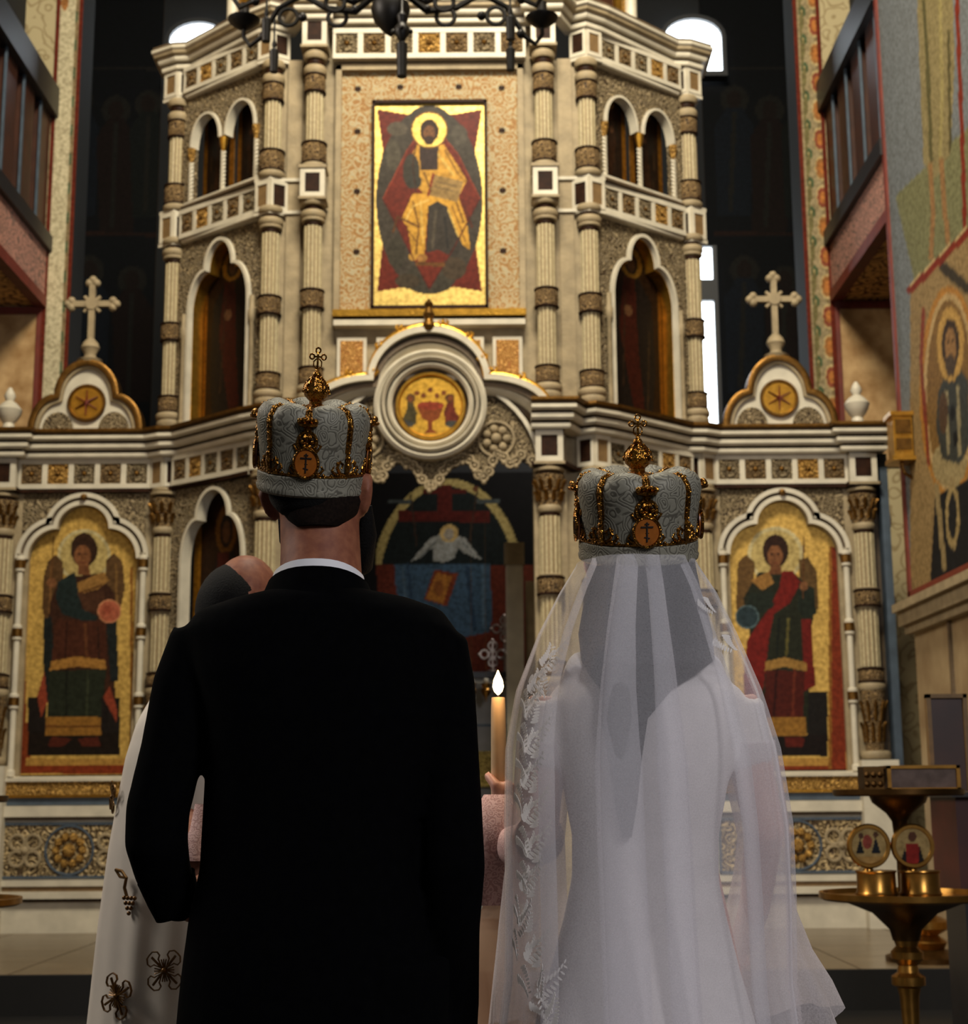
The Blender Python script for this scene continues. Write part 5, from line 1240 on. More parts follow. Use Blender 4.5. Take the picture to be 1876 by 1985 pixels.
# ---------------------------------------------------------------- bride
YB = 2.5
bride = thing('person', (P(1240, 1500, YB).x, YB, 0.0), 'bride seen from behind under a long sheer veil wearing a crown', 'person')
BC = P(1238, 1100, YB); BC = Vector((BC.x, YB+0.04, BC.z))
b = MB(); LB = head(b, BC, R(-8), 0.93)
b.tube([(BC.x, BC.y, BC.z-0.02), P(1240, 1200, YB), P(1240, 1290, YB), P(1242, 1330, YB)], [0.05, 0.05, 0.052, 0.075], 16)
b.loft([(P(1245, 1330, YB).x, YB, P(1245, y, YB).z, hw, d) for y, hw, d in ((1310, 0.09, 0.055), (1345, 0.145, 0.075), (1450, 0.13, 0.085), (1640, 0.105, 0.08), (1800, 0.13, 0.09), (2000, 0.16, 0.11))])
for d in (-1, 1):
    x = P(1240, 1800, YB).x+d*0.075
    b.tube([(x, YB, 0.85), (x, YB, 0.45), (x, YB+0.01, 0.1)], [0.07, 0.048, 0.035], 12); b.tube([(x, YB-0.02, 0.035), (x, YB+0.13, 0.03)], [0.035, 0.026], 10)
CAND = P(968, 1548, 2.86)
wr = P(986, 1625, 2.79)
b.tube([P(1424, 1352, YB), P(1452, 1470, YB), P(1482, 1610, YB-0.01), P(1462, 1760, YB+0.12), P(1440, 1830, YB+0.2)], [0.036, 0.036, 0.032, 0.026, 0.024], 12)
b.tube([P(1066, 1352, YB), P(1052, 1470, YB), P(1046, 1610, YB+0.03), P(1012, 1640, YB+0.2), wr], [0.036, 0.036, 0.032, 0.027, 0.024], 12)
relaxed_hand(b, P(1436, 1840, YB+0.22), (-0.4, 0.8, -0.4), (-0.3, 0.3, 0.9), (-0.9, -0.2, -0.2), 0.9)
grip_hand(b, P(970, 1600, 2.82), (CAND.x, CAND.y, P(968, 1552, 2.86).z), 0.015, -1.2, 0.95)
b.tube([wr, P(970, 1600, 2.82)], [0.024, 0.022], 10)
remesh('body', b, 'skin_pale', 0.0055, bride, 2)
b = MB(); b.loft([(P(1250-max(0, min(110, py-1285))*0.5, 1300, YB).x, YB+y_, P(1240, py, YB).z, hw, d) for py, hw, d, y_ in ((1620, 0.008, 0.006, -0.108), (1560, 0.017, 0.010, -0.113), (1470, 0.026, 0.014, -0.118), (1400, 0.036, 0.018, -0.118), (1345, 0.056, 0.028, -0.104), (1312, 0.086, 0.045, -0.076), (1285, 0.106, 0.06, -0.05), (1230, 0.108, 0.078, -0.022), (1150, 0.094, 0.09, 0.0), (1090, 0.088, 0.092, 0.02), (1000, 0.07, 0.07, 0.03))], 28, 2.1)
b.build('hair', 'hair_dark', bride, True)
# dress: bodice and skirt in one
b = MB(); secs = []
for py, x0, x1, d in ((1296, 1128, 1190, 0.03), ):
    pass
for py, x0, x1, d in ((1318, 1110, 1385, 0.075), (1335, 1072, 1432, 0.094), (1365, 1060, 1446, 0.103), (1430, 1072, 1432, 0.112), (1520, 1090, 1410, 0.112), (1620, 1108, 1392, 0.104), (1700, 1108, 1392, 0.106), (1780, 1092, 1408, 0.12), (1880, 1066, 1432, 0.145), (1985, 1036, 1462, 0.175), (2200, 980, 1520, 0.23), (2560, 900, 1600, 0.32)):
    a, c = P(x0, py, YB), P(x1, py, YB); secs.append(((a.x+c.x)/2, YB, a.z, (c.x-a.x)/2, d))
b.loft(secs[::-1], 32, 2.2)
for x0, x1, x2, y_ in ((1424, 1440, 1452, 0), (1068, 1058, 1050, 0)):
    b.tube([P(x0, 1362, YB), P(x1, 1430, YB), P(x2, 1490, YB)], [0.047, 0.044, 0.040], 14)
for x in (1110, 1345): b.tube([P(x+20, 1318, YB-0.03), P(x+20, 1290, YB-0.02), P(x+15, 1280, YB+0.0)], [0.04, 0.03, 0.02], 10)
dr = remesh('dress', b, 'dress', 0.008, bride, 4)
# sheer sleeves with bell ends
bell([(P(1446, 1440, YB), 0.046, (0.1, 0, -1)), (P(1466, 1540, YB), 0.044, (0.12, 0, -1)), (P(1480, 1620, YB), 0.042, (0.0, 0.1, -1)), (P(1476, 1690, YB+0.02), 0.044, (0.0, 0.2, -1)), (P(1474, 1760, YB+0.04), 0.054, (0, 0.2, -1)), (P(1480, 1850, YB+0.05), 0.074, (0.1, 0.1, -1)), (P(1496, 1930, YB+0.05), 0.092, (0.25, 0.1, -1)), (P(1508, 2000, YB+0.05), 0.104, (0.35, 0.1, -1))], 'bell_sleeve', 'sheer_sleeve', dr, 7, 0.10)
bell([(P(1056, 1440, YB), 0.046, (-0.1, 0, -1)), (P(1048, 1540, YB), 0.044, (-0.1, 0, -1)), (P(1042, 1620, YB+0.02), 0.043, (-0.1, 0.3, -1)), (P(1036, 1700, YB+0.05), 0.05, (-0.1, 0.3, -1)), (P(1032, 1800, YB+0.08), 0.056, (-0.1, 0.2, -1)), (P(1030, 1900, YB+0.1), 0.062, (-0.1, 0.2, -1)), (P(1030, 2000, YB+0.1), 0.068, (-0.1, 0.1, -1))], 'bell_sleeve', 'sheer_sleeve', dr, 7, 0.10)
# lace cuff on the raised hand and the cloth falling from it
bell([(P(964, 1540, 2.79), 0.024, (0, 0, -1)), (P(960, 1575, 2.77), 0.040, (0.05, 0, -1)), (P(964, 1640, 2.75), 0.046, (0.05, 0, -1)), (P(962, 1710, 2.75), 0.046, (0.0, 0, -1)), (P(962, 1752, 2.75), 0.05, (0, 0, -1))], 'lace_cuff', 'lace_cloth', dr, 6, 0.08)
bell([(P(1046, 1625, YB+0.03), 0.042, (-0.3, 1, 0)), (P(1014, 1642, YB+0.18), 0.04, (-0.35, 1, 0.1)), (P(996, 1640, 2.74), 0.036, (-0.35, 1, 0.1))], 'forearm_sleeve', 'lace_cloth', dr, 5, 0.03)
bell([(P(972, 1748, 2.76), 0.03, (0, 0, -1)), (P(968, 1800, 2.76), 0.044, (0, 0, -1)), (P(966, 1880, 2.76), 0.05, (0, 0, -1)), (P(972, 1960, 2.76), 0.046, (0, 0, -1)), (P(985, 2080, 2.76), 0.06, (0.1, 0, -1))], 'hanging_cloth', 'peach_cloth', dr, 5, 0.22)

# veil: one pleated sheet round the back of the head, falling to the floor
LEFT = [(1060, 1122), (1095, 1118), (1150, 1085), (1230, 1045), (1340, 1004), (1450, 986), (1600, 984), (1750, 986), (1900, 985), (2100, 960), (2500, 900)]
RIGHT = [(1060, 1345), (1095, 1350), (1150, 1386), (1230, 1424), (1340, 1470), (1450, 1504), (1600, 1528), (1750, 1534), (1900, 1534), (2100, 1560), (2500, 1620)]
DEP = [(1060, 0.085), (1095, 0.088), (1150, 0.112), (1300, 0.15), (1500, 0.168), (1800, 0.185), (2100, 0.22), (2500, 0.30)]
rows = 110; cols = 300
ys = np.concatenate([np.linspace(1092, 1300, 36), np.linspace(1306, 2480, rows-36)])
S = np.linspace(-1, 1, cols+1)
warp = S+0.05*np.sin(S*7.3+0.6)+0.03*np.sin(S*17.0+2.0)
V = np.zeros((rows, cols+1, 3))
for i, py in enumerate(ys):
    xl = np.interp(py, *zip(*LEFT)); xr = np.interp(py, *zip(*RIGHT)); d = np.interp(py, *zip(*DEP))
    A = P(xl, py, YB); C_ = P(xr, py, YB); xc = P(1240+(py-1090)*0.035, py, YB).x
    phi = S*R(100)
    wl, wr_ = xc-A.x, C_.x-xc
    W = np.where(S < 0, wl, wr_)
    x = xc+W*np.sin(phi)/1.0; y = YB-d*np.cos(phi)
    t = min(1, (py-1066)/420)
    k = 7.0; ph = math.pi*k*warp+0.9+0.15*math.sin(i*0.05)
    win_ = np.exp(-(S/0.62)**4)
    amp = (0.011+0.014*t)*win_
    x = x+amp*2.1*np.sin(ph)*np.cos(phi); y = y-amp*1.1*np.cos(ph)+0.004*np.sin(ph*2.3+i*0.04)*win_
    side_f = (1-win_)*0.006*t; x = x+side_f*np.sin(ph*1.7); y = y+side_f*np.cos(ph*1.7)
    V[i, :, 0] = x; V[i, :, 1] = y; V[i, :, 2] = A.z*(1-(S+1)/2)+C_.z*(S+1)/2
idx = np.arange(rows-1)[:, None]*(cols+1)+np.arange(cols)[None]
F = np.stack([idx, idx+1, idx+cols+2, idx+cols+1], -1).reshape(-1, 4)
me = bpy.data.meshes.new('veil'); me.from_pydata(V.reshape(-1, 3).tolist(), [], F.tolist()); me.materials.append(MATS['veil'])
me.polygons.foreach_set('use_smooth', [True]*len(me.polygons))
veil = obj('veil', me, bride)
VF = V.reshape(-1, 3); vpx, vpy = proj(VF); near = VF[:, 1] < YB-0.03
def on_veil(px, py):
    dd = (vpx-px)**2+(vpy-py)**2+np.where(near, 0, 1e9); k = int(np.argmin(dd)); i, j = divmod(k, cols+1)
    U = Vector(V[i, min(cols, j+9)]-V[i, max(0, j-9)]).normalized(); W_ = Vector(V[min(rows-1, i+1), j]-V[max(0, i-1), j]); W_ = -(W_-U*W_.dot(U)).normalized()
    N = U.cross(W_)
    if N.y > 0: N = -N
    return Vector(VF[k]), U, W_, N
def sprig(b, n, s, tilt, bend):
    """embroidered leafy branch in the x,z plane"""
    ca, sa = math.cos(tilt), math.sin(tilt)
    for k in range(n):
        t = k/(n-1); x, z = s*t, s*bend*t*t
        for d in (-1, 1):
            lx, lz = x+0.004+d*0.001, z+0.0085*(1.25-0.8*t)*d
            q = []
            for j in range(7):
                a = 2*math.pi*j/7; ex, ez = 0.0062*(1.2-0.6*t)*math.cos(a), 0.0023*(1.2-0.6*t)*math.sin(a); an = d*0.9
                q.append((lx+ex*math.cos(an)-ez*math.sin(an), lz+ex*math.sin(an)+ez*math.cos(an)))
            b.plate([(u*ca-v*sa, u*sa+v*ca) for u, v in q], -0.0008, 0.0)
SP = []
for py, x in ((1290, 1052), (1330, 1030), (1385, 1022), (1445, 1020), (1512, 1016), (1585, 1020), (1655, 1022), (1722, 1016), (1790, 1012), (1855, 1024), (1915, 1046), (1970, 1062)):
    SP.append((x, py, 0.055, R(18), 0.5)); SP.append((x-10, py+22, 0.04, R(-28), -0.4)); SP.append((x+6, py+14, 0.038, R(60), 0.3))
for py, x in ((1165, 1352), (1235, 1392)): SP.append((x, py, 0.03, R(-60), 0.3))
for x, py, s, tl, bd in SP:
    q, U, W_, N = on_veil(x, py); b = MB(); sprig(b, 8, s*0.85, tl, bd); q = q+N*0.006
    M = Matrix(((U.x, -N.x, W_.x, q.x), (U.y, -N.y, W_.y, q.y), (U.z, -N.z, W_.z, q.z), (0, 0, 0, 1)))
    me = b.mesh('lace_sprig', 'lace_thread'); obj('lace_sprig', me, veil, M)

# candle in her hand
cb, ct = P(968, 1640, 2.86), P(968, 1352, 2.86)
cdl = thing('candle', (cb.x, 2.86, cb.z), 'lit pale wax candle held by the bride between the couple', 'candle')
b = MB(); b.lathe([(0.0145, cb.z), (0.0148, ct.z-0.2), (0.0135, ct.z-0.02), (0.0125, ct.z), (0.006, ct.z-0.004)], (cb.x, 2.86, 0), 20); b.build('stick', 'wax', cdl, True)
b = MB(); b.tube([(cb.x, 2.86, ct.z-0.004), (cb.x+0.001, 2.86, ct.z+0.012)], 0.0018, 6); b.build('wick', 'enamel_line', cdl)
b = MB(); b.lathe([(0.001, 0.004), (0.0075, 0.011), (0.0105, 0.02), (0.0085, 0.032), (0.004, 0.042), (0.0008, 0.05)], (cb.x, 2.86, ct.z), 14); b.build('flame', 'flame', cdl, True)
pl = bpy.data.lights.new('candle_light', 'POINT'); pl.energy = 0.7; pl.color = (1.0, 0.62, 0.30); pl.shadow_soft_size = 0.02
po_ = bpy.data.objects.new('candle_light', pl); COL.objects.link(po_); po_.location = (cb.x, 2.83, ct.z+0.04)

# ---------------------------------------------------------------- priest beyond the groom
YQ = 3.42
priest = thing('person', (P(455, 1500, YQ).x, YQ, 0.0), 'balding priest in a white robe with gold crosses, half hidden behind the groom', 'person')
QC = P(480, 1186, YQ); QC = Vector((QC.x, YQ, QC.z))
b = MB(); LQ = head(b, QC, R(70), 0.98)
b.tube([(QC.x, QC.y, QC.z-0.03), P(475, 1290, YQ), P(470, 1340, YQ)], [0.058, 0.06, 0.08], 14)
b.loft([(P(455, 1400, YQ).x, YQ, P(455, y, YQ).z, hw, d) for y, hw, d in ((1310, 0.08, 0.06), (1380, 0.14, 0.08), (1550, 0.14, 0.10), (1750, 0.16, 0.11), (2000, 0.17, 0.11))])
for d in (-1, 1):
    x = P(455, 1800, YQ).x+d*0.09; b.tube([(x, YQ, 0.88), (x, YQ, 0.5), (x, YQ, 0.1)], [0.075, 0.05, 0.04], 12); b.tube([(x, YQ+0.03, 0.04), (x+0.02, YQ-0.12, 0.035)], [0.04, 0.03], 10)
b.tube([P(372, 1400, YQ), P(360, 1560, YQ-0.1), P(376, 1650, 3.06)], [0.045, 0.038, 0.028], 12)
relaxed_hand(b, P(380, 1660, 3.04), (0.05, -0.2, -1), (0.6, -0.6, 0.0), (0.8, 0.3, 0))
remesh('body', b, 'skin', 0.007, priest, 2)
b = MB(); ell(b, (QC.x-0.026, QC.y-0.012, QC.z+0.0), 0.088, 0.100, 0.108, 32, 18); b.build('hair', 'hair_dark', priest, True)
b = MB(); b.tube([LQ(0.07, 0.02, -0.02), LQ(0.06, 0.05, -0.08), LQ(0.0, 0.10, -0.12), LQ(-0.06, 0.05, -0.08), LQ(-0.07, 0.02, -0.02)], [0.012, 0.024, 0.04, 0.024, 0.012], 10); b.build('beard', 'hair_dark', priest, True)
RS = [(1262, 420, 560, 0.09), (1300, 345, 610, 0.14), (1345, 300, 650, 0.17), (1400, 268, 672, 0.19), (1470, 246, 690, 0.21), (1640, 214, 715, 0.24), (1800, 192, 735, 0.26), (1985, 172, 755, 0.28), (2300, 140, 790, 0.31), (2560, 120, 810, 0.33)]
rsec = []
for py, x0, x1, d in RS:
    a, c = P(x0, py, YQ), P(x1, py, YQ); rsec.append(((a.x+c.x)/2, a.z/2+c.z/2, (c.x-a.x)/2, d))
zs_ = np.array([q[1] for q in rsec])[::-1]
def rint(z): return [float(np.interp(z, zs_, np.array([q[j] for q in rsec])[::-1])) for j in (0, 2, 3)]
b = MB(); seg = 160; vs = []; nz = 60; zz = np.linspace(zs_[0], zs_[-1], nz)
for z in zz:
    cx_, rx, ry = rint(z); f = min(1, max(0, (zs_[-1]-z)/0.6))
    for k in range(seg):
        a = 2*math.pi*k/seg; m = 1+f*(0.022*math.sin(11*a+1.2*z)+0.012*math.sin(23*a+2))
        vs.append((cx_+rx*math.cos(a)*(1+f*0.008*math.sin(9*a)), YQ+ry*math.sin(a)*m, z))
b.add(vs, [(i*seg+k, i*seg+(k+1) % seg, (i+1)*seg+(k+1) % seg, (i+1)*seg+k) for i in range(nz-1) for k in range(seg)])
robe = b.build('robe', 'robe', priest, True, 80)
def on_robe(px, py):
    q = P(px, py, YQ-0.2); 
    for _ in range(6):
        cx_, rx, ry = rint(q.z); u = max(-0.985, min(0.985, (q.x-cx_)/rx)); y = YQ-ry*math.sqrt(1-u*u); q = P(px, py, y)
    n = Vector((u/rx, -math.sqrt(1-u*u)/ry, 0)).normalized()
    return q, n
def emblem(px, py, s, rot, kind='cross'):
    q, n = on_robe(px, py); b = MB()
    if kind == 'cross':
        for k in range(4):
            a = rot+k*math.pi/2; c, d = math.cos(a), math.sin(a)
            pts = [(0.12, 0), (0.55, 0.16), (0.62, 0.34), (0.80, 0.36), (0.98, 0.2), (1.0, 0), (0.98, -0.2), (0.80, -0.36), (0.62, -0.34), (0.55, -0.16)]
            b.tube([(s*(u*c-v*d), 0, s*(u*d+v*c)) for u, v in pts], s*0.06, 6, True, sq=0.6)
            b.tube([(0, 0, 0), (s*0.85*c, 0, s*0.85*d)], s*0.06, 6)
            a2 = a+math.pi/4
            for e in (-0.25, 0, 0.25): b.tube([(0, 0, 0), (s*0.5*math.cos(a2+e), 0, s*0.5*math.sin(a2+e))], s*0.035, 5)
        b.sphere((0, -s*0.04, 0), s*0.12, 8)
    else:
        b.tube([(-s*0.6, 0, s*0.9), (-s*0.2, 0, s*0.85), (0.1*s, 0, s*0.6), (0.0, 0, s*0.2), (s*0.2, 0, -s*0.2)], s*0.07, 6)
        b.tube([(-s*0.6, 0, s*0.9), (-s*0.3, 0, s*0.62), (0.05*s, 0, s*0.6)], s*0.06, 6)
        for i in range(4):
            for j in range(4-i): b.sphere((s*(0.0+0.22*j+0.11*i), 0, s*(-0.2-0.2*i)), s*0.09, 6)
    Ux = n.cross(Vector((0, 0, 1))).normalized()
    M = Matrix(((-Ux.x, -n.x, 0, q.x+n.x*0.012), (-Ux.y, -n.y, 0, q.y+n.y*0.012), (0, 0, 1, q.z), (0, 0, 0, 1)))
    obj('gold_cross' if kind == 'cross' else 'gold_grapes', b.mesh('emblem', 'embroidery', True), robe, M)
emblem(235, 1930, 0.046, R(28)); emblem(324, 1880, 0.044, R(50)); emblem(250, 1730, 0.05, 0, 'grapes'); emblem(229, 1545, 0.036, R(30)); emblem(300, 2120, 0.046, R(20)); emblem(420, 1960, 0.046, R(35))
bell([(P(398, 1560, 3.08), 0.02, (-0.1, 0, -1)), (P(390, 1610, 3.06), 0.022, (-0.05, 0, -1)), (P(383, 1640, 3.05), 0.03, (0, 0, -1)), (P(383, 1668, 3.04), 0.03, (0, 0, -1))], 'lace_cuff', 'lace_cloth', robe, 5, 0.05)
# ================================================================== CROWNS
def crown(base, scale, tilt, roll, yaw, label):
    M0 = Matrix.Translation(base) @ Matrix.Rotation(roll, 4, 'Y') @ Matrix.Rotation(tilt, 4, 'X') @ Matrix.Rotation(yaw, 4, 'Z') @ Matrix.Diagonal((scale[0], scale[0], scale[1], 1))
    t = bpy.data.objects.new('wedding_crown', None); COL.objects.link(t); t.empty_display_size = 0.05
    t.matrix_basis = M0; WM[t] = M0.copy(); tag(t, label, 'crown', 'silver and gold wedding crowns')
    PR = [(0.0935, 0.032), (0.096, 0.05), (0.0985, 0.075), (0.1025, 0.10), (0.105, 0.118), (0.103, 0.134), (0.094, 0.146), (0.08, 0.150), (0.06, 0.145), (0.04, 0.138), (0.02, 0.134), (0.002, 0.133)]
    def surf(th, i, out=0.0):
        r, z = PR[i]; q = abs(math.sin(4*(th+math.pi/2)))**0.7; f = min(1, i/4)
        return ((r+out)*(1-0.055*f*(1-q))*math.cos(th), (r+out)*(1-0.055*f*(1-q))*math.sin(th), z+(out if i > 5 else 0)-0.010*f*(1-q)*(1 if i > 4 else 0))
    def put(name, b, m, par=t, smooth=True): return obj(name, b.mesh(name, m, smooth), par, M0)
    # fabric cap
    b = MB(); seg = 96; n = len(PR)
    b.add([surf(2*math.pi*k/seg, i) for i in range(n) for k in range(seg)], [(i*seg+k, i*seg+(k+1) % seg, (i+1)*seg+(k+1) % seg, (i+1)*seg+k) for i in range(n-1) for k in range(seg)])
    cap = put('cap', b, 'brocade')
    # padded band
    b = MB(); prof = [(0.086, 0.002), (0.093, -0.001), (0.0985, 0.003), (0.1, 0.010), (0.098, 0.014), (0.099, 0.022), (0.0985, 0.031), (0.094, 0.035), (0.086, 0.034)]
    sg = 72; b.add([(r*math.cos(2*math.pi*k/sg), r*math.sin(2*math.pi*k/sg), z) for r, z in prof for k in range(sg)], [(i*sg+k, i*sg+(k+1) % sg, ((i+1) % len(prof))*sg+(k+1) % sg, ((i+1) % len(prof))*sg+k) for i in range(len(prof)) for k in range(sg)])
    put('band', b, 'brocade')
    b = MB(); b.ring((0, 0, 0.0355), 0.0965, 0.0022, 72, 'z', 6); put('gold_cord', b, 'crown_gold')
    # gold ribs
    for k in range(8):
        th = -math.pi/2+k*math.pi/4
        b = MB(); pts = [surf(th, i, 0.002) for i in range(0, n-1)]
        b.tube(pts, [0.0028, 0.003, 0.0034, 0.004, 0.005, 0.0056, 0.0056, 0.005, 0.004, 0.0035, 0.003], 8)
        for d in (-0.05, 0.05):
            b.tube([surf(th+d*(1 if i > 1 else 0.5), i, 0.001) for i in range(2, 9)], 0.0014, 5)
        for i in range(2, 9):
            p0, p1 = Vector(surf(th, i, 0.005)), Vector(surf(th, i+1, 0.005))
            for q in (0.0, 0.5): b.sphere(p0.lerp(p1, q), 0.0034 if i > 3 else 0.0026, 7)
        rib = put('rib', b, 'crown_gold')
        # scrolled ornament at the foot of the rib
        rx, ry = math.cos(th), math.sin(th); tx, ty = -ry, rx; r0 = 0.0965
        def at(u, z, o=0.0): a = u/r0; return ((r0+o)*math.cos(th+a), (r0+o)*math.sin(th+a), z)
        b = MB()
        for d in (-1, 1):
            b.tube([at(d*0.003, 0.038), at(d*0.014, 0.042), at(d*0.020, 0.052), at(d*0.015, 0.061), at(d*0.008, 0.056), at(d*0.011, 0.050)], [0.0028, 0.003, 0.003, 0.0026, 0.002, 0.0015], 6)
            b.tube([at(d*0.012, 0.038), at(d*0.024, 0.041), at(d*0.030, 0.047), at(d*0.026, 0.053)], [0.0026, 0.0026, 0.0022, 0.0014], 6)
            b.sphere(at(d*0.019, 0.039), 0.004, 7); b.sphere(at(d*0.031, 0.038), 0.003, 7); b.sphere(at(d*0.02, 0.058), 0.003, 7)
        b.tube([at(0, 0.038), at(0, 0.056, 0.003), at(0, 0.074)], [0.004, 0.006, 0.002], 6)
        b.sphere(at(0, 0.066, 0.003), 0.0055, 8)
        put('ornament', b, 'crown_gold', t)
    # medallions on the four main faces, with the stacked rosettes above the one at the back
    for k in (0, 2, 4, 6):
        th = -math.pi/2+k*math.pi/4; rx, ry = math.cos(th), math.sin(th)
        Mm = M0 @ Matrix.Rotation(th+math.pi/2, 4, 'Z') @ Matrix.Translation((0, -0.1025, 0.0575))
        b = MB(); b.lathe([(0.001, 0.004), (0.0205, 0.004), (0.0205, -0.0015), (0.001, -0.002)], (0, 0, 0), 24, 'y', 1.12)
        md_ = obj('medallion', b.mesh('medallion', 'enamel_orange', True), t, Mm)
        b = MB(); b.tube([(0.0215*math.cos(a), -0.0015, 0.0238*math.sin(a)) for a in [2*math.pi*q/28 for q in range(28)]], 0.0024, 6, True); obj('rim', b.mesh('rim', 'crown_gold', True), md_, Mm)
        b = MB(); b.box(-0.0011, 0.0011, -0.0036, -0.0018, -0.015, 0.016); b.box(-0.0098, 0.0098, -0.0036, -0.0018, 0.0075, 0.0095); b.box(-0.0035, 0.0035, -0.0036, -0.0018, 0.0125, 0.014)
        b.tube([(-0.0045, -0.0027, -0.0075), (0.0045, -0.0027, -0.0095)], 0.0009, 4)
        obj('inscribed_cross', b.mesh('cross', 'enamel_line'), md_, Mm)
        b = MB(); z0 = 0.034
        b.ring((0, 0.003, z0), 0.016, 0.0036, 18)
        for q in range(6): a = q*math.pi/3; b.sphere((0.009*math.cos(a), 0.001, z0+0.009*math.sin(a)), 0.0045, 7)
        for d in (-1, 1):
            b.tube([(d*0.004, 0.004, 0.024), (d*0.018, 0.005, 0.02), (d*0.024, 0.006, 0.028), (d*0.017, 0.006, 0.032)], [0.003, 0.003, 0.0025, 0.0015], 6)
        b.lathe([(0.006, 0.0), (0.017, 0.004), (0.018, 0.008), (0.006, 0.012)], (0, 0.003, 0.056), 16)
        for q in range(5): b.sphere((-0.014+0.007*q, -0.006, 0.070-0.0006*(q-2)**2), 0.005, 7)
        obj('rosette', b.mesh('rosette', 'crown_gold', True), t, Mm)
    # orb and cross
    b = MB(); b.lathe([(0.026, 0.130), (0.03, 0.136), (0.022, 0.141), (0.012, 0.145), (0.012, 0.150), (0.021, 0.158), (0.0235, 0.167), (0.021, 0.176), (0.012, 0.186), (0.007, 0.190), (0.0085, 0.194), (0.005, 0.199)], seg=24)
    for q in range(12): a = q*math.pi/6; b.sphere((0.023*math.cos(a), 0.023*math.sin(a), 0.168), 0.0028, 6); b.sphere((0.025*math.cos(a), 0.025*math.sin(a), 0.139), 0.0035, 6)
    for q in range(8):
        a = q*math.pi/4; b.tube([(0.024*math.cos(a), 0.024*math.sin(a), 0.163), (0.0215*math.cos(a), 0.0215*math.sin(a), 0.176), (0.009*math.cos(a), 0.009*math.sin(a), 0.190)], 0.0016, 5)
    put('orb', b, 'crown_gold')
    b = MB(); z0 = 0.199; c = z0+0.024
    b.box(-0.0017, 0.0017, -0.0017, 0.0017, z0-0.004, c+0.008); b.box(-0.008, 0.008, -0.0015, 0.0015, c-0.0015, c+0.0015)
    for dx, dz in ((-0.0105, 0), (0.0105, 0), (0, 0.0105)): b.ring((dx, 0, c+dz), 0.0042, 0.0016, 12)
    for d in (-1, 1): b.tube([(d*0.002, 0, z0+0.004), (d*0.007, 0, z0+0.009), (d*0.007, 0, z0+0.016), (d*0.002, 0, c-0.003)], 0.0013, 5)
    b.sphere((0, 0, z0+0.002), 0.004, 7)
    put('cross', b, 'crown_gold')
    return t
q = P(603, 952, YG+0.015)
crown((q.x, YG+0.015, q.z), (0.915, 1.0), R(19), R(4.5), R(1), 'tall silver brocade crown with gold ribs on the groom')
q = P(1237, 1084, YB+0.01)
crown((q.x, YB+0.01, q.z), (0.99, 1.0), R(17), R(-0.5), R(2), 'silver brocade crown with gold ribs over the bride\'s veil')

# ================================================================== BRASS STANDS ON THE RIGHT
YS = 6.0
def candle_stand(cx, label):
    zt, zl = P(1760, 1540, YS).z, P(1760, 1738, YS).z
    t = thing('candle_stand', (cx, YS, 0), label, 'candle stand', 'brass candle stands')
    b = MB(); b.lathe([(0.235, zt-0.006), (0.245, zt), (0.245, zt+0.02), (0.235, zt+0.02), (0.23, zt+0.006), (0.02, zt+0.004)], (cx, YS, 0), 48); b.build('upper_tray', 'brass_dark', t, True)
    b = MB(); b.lathe([(0.025, zt-0.16), (0.03, zt-0.10), (0.05, zt-0.07), (0.10, zt-0.03), (0.11, zt-0.006)], (cx, YS, 0), 24); b.build('funnel', 'brass_dark', t, True)
    b = MB(); b.lathe([(0.024, zl), (0.024, zt-0.15)], (cx+0.04, YS+0.14, 0), 14); b.build('upper_post', 'brass_dark', t, True)
    b = MB(); b.lathe([(0.30, zl-0.012), (0.315, zl-0.004), (0.315, zl+0.018), (0.30, zl+0.018), (0.295, zl), (0.02, zl-0.002)], (cx, YS, 0), 56); b.build('lower_tray', 'brass', t, True)
    b = MB()
    b.lathe([(0.05, zl-0.16), (0.06, zl-0.12), (0.12, zl-0.06), (0.22, zl-0.02), (0.27, zl-0.012)], (cx, YS, 0), 36); b.build('dish', 'brass_dark', t, True)
    b = MB(); b.lathe([(0.022, 0.16), (0.036, zl-0.36), (0.044, zl-0.33), (0.062, zl-0.32), (0.062, zl-0.29), (0.04, zl-0.275), (0.036, zl-0.25), (0.06, zl-0.225), (0.06, zl-0.20), (0.04, zl-0.18), (0.05, zl-0.15)], (cx, YS, 0), 28); b.build('stem', 'brass', t, True)
    b = MB(); b.lathe([(0.20, 0.0), (0.20, 0.03), (0.14, 0.06), (0.06, 0.1), (0.03, 0.17)], (cx, YS, 0), 36); b.build('foot', 'brass_dark', t, True)
    return t, zt, zl
CX = P(1752, 1740, YS).x
st, zt, zl = candle_stand(CX, 'brass candle stand with two round trays at the right edge')
candle_stand(P(-124, 1740, YS).x, 'brass candle stand at the left edge, only a tray rim showing')
zt2 = zt+0.02
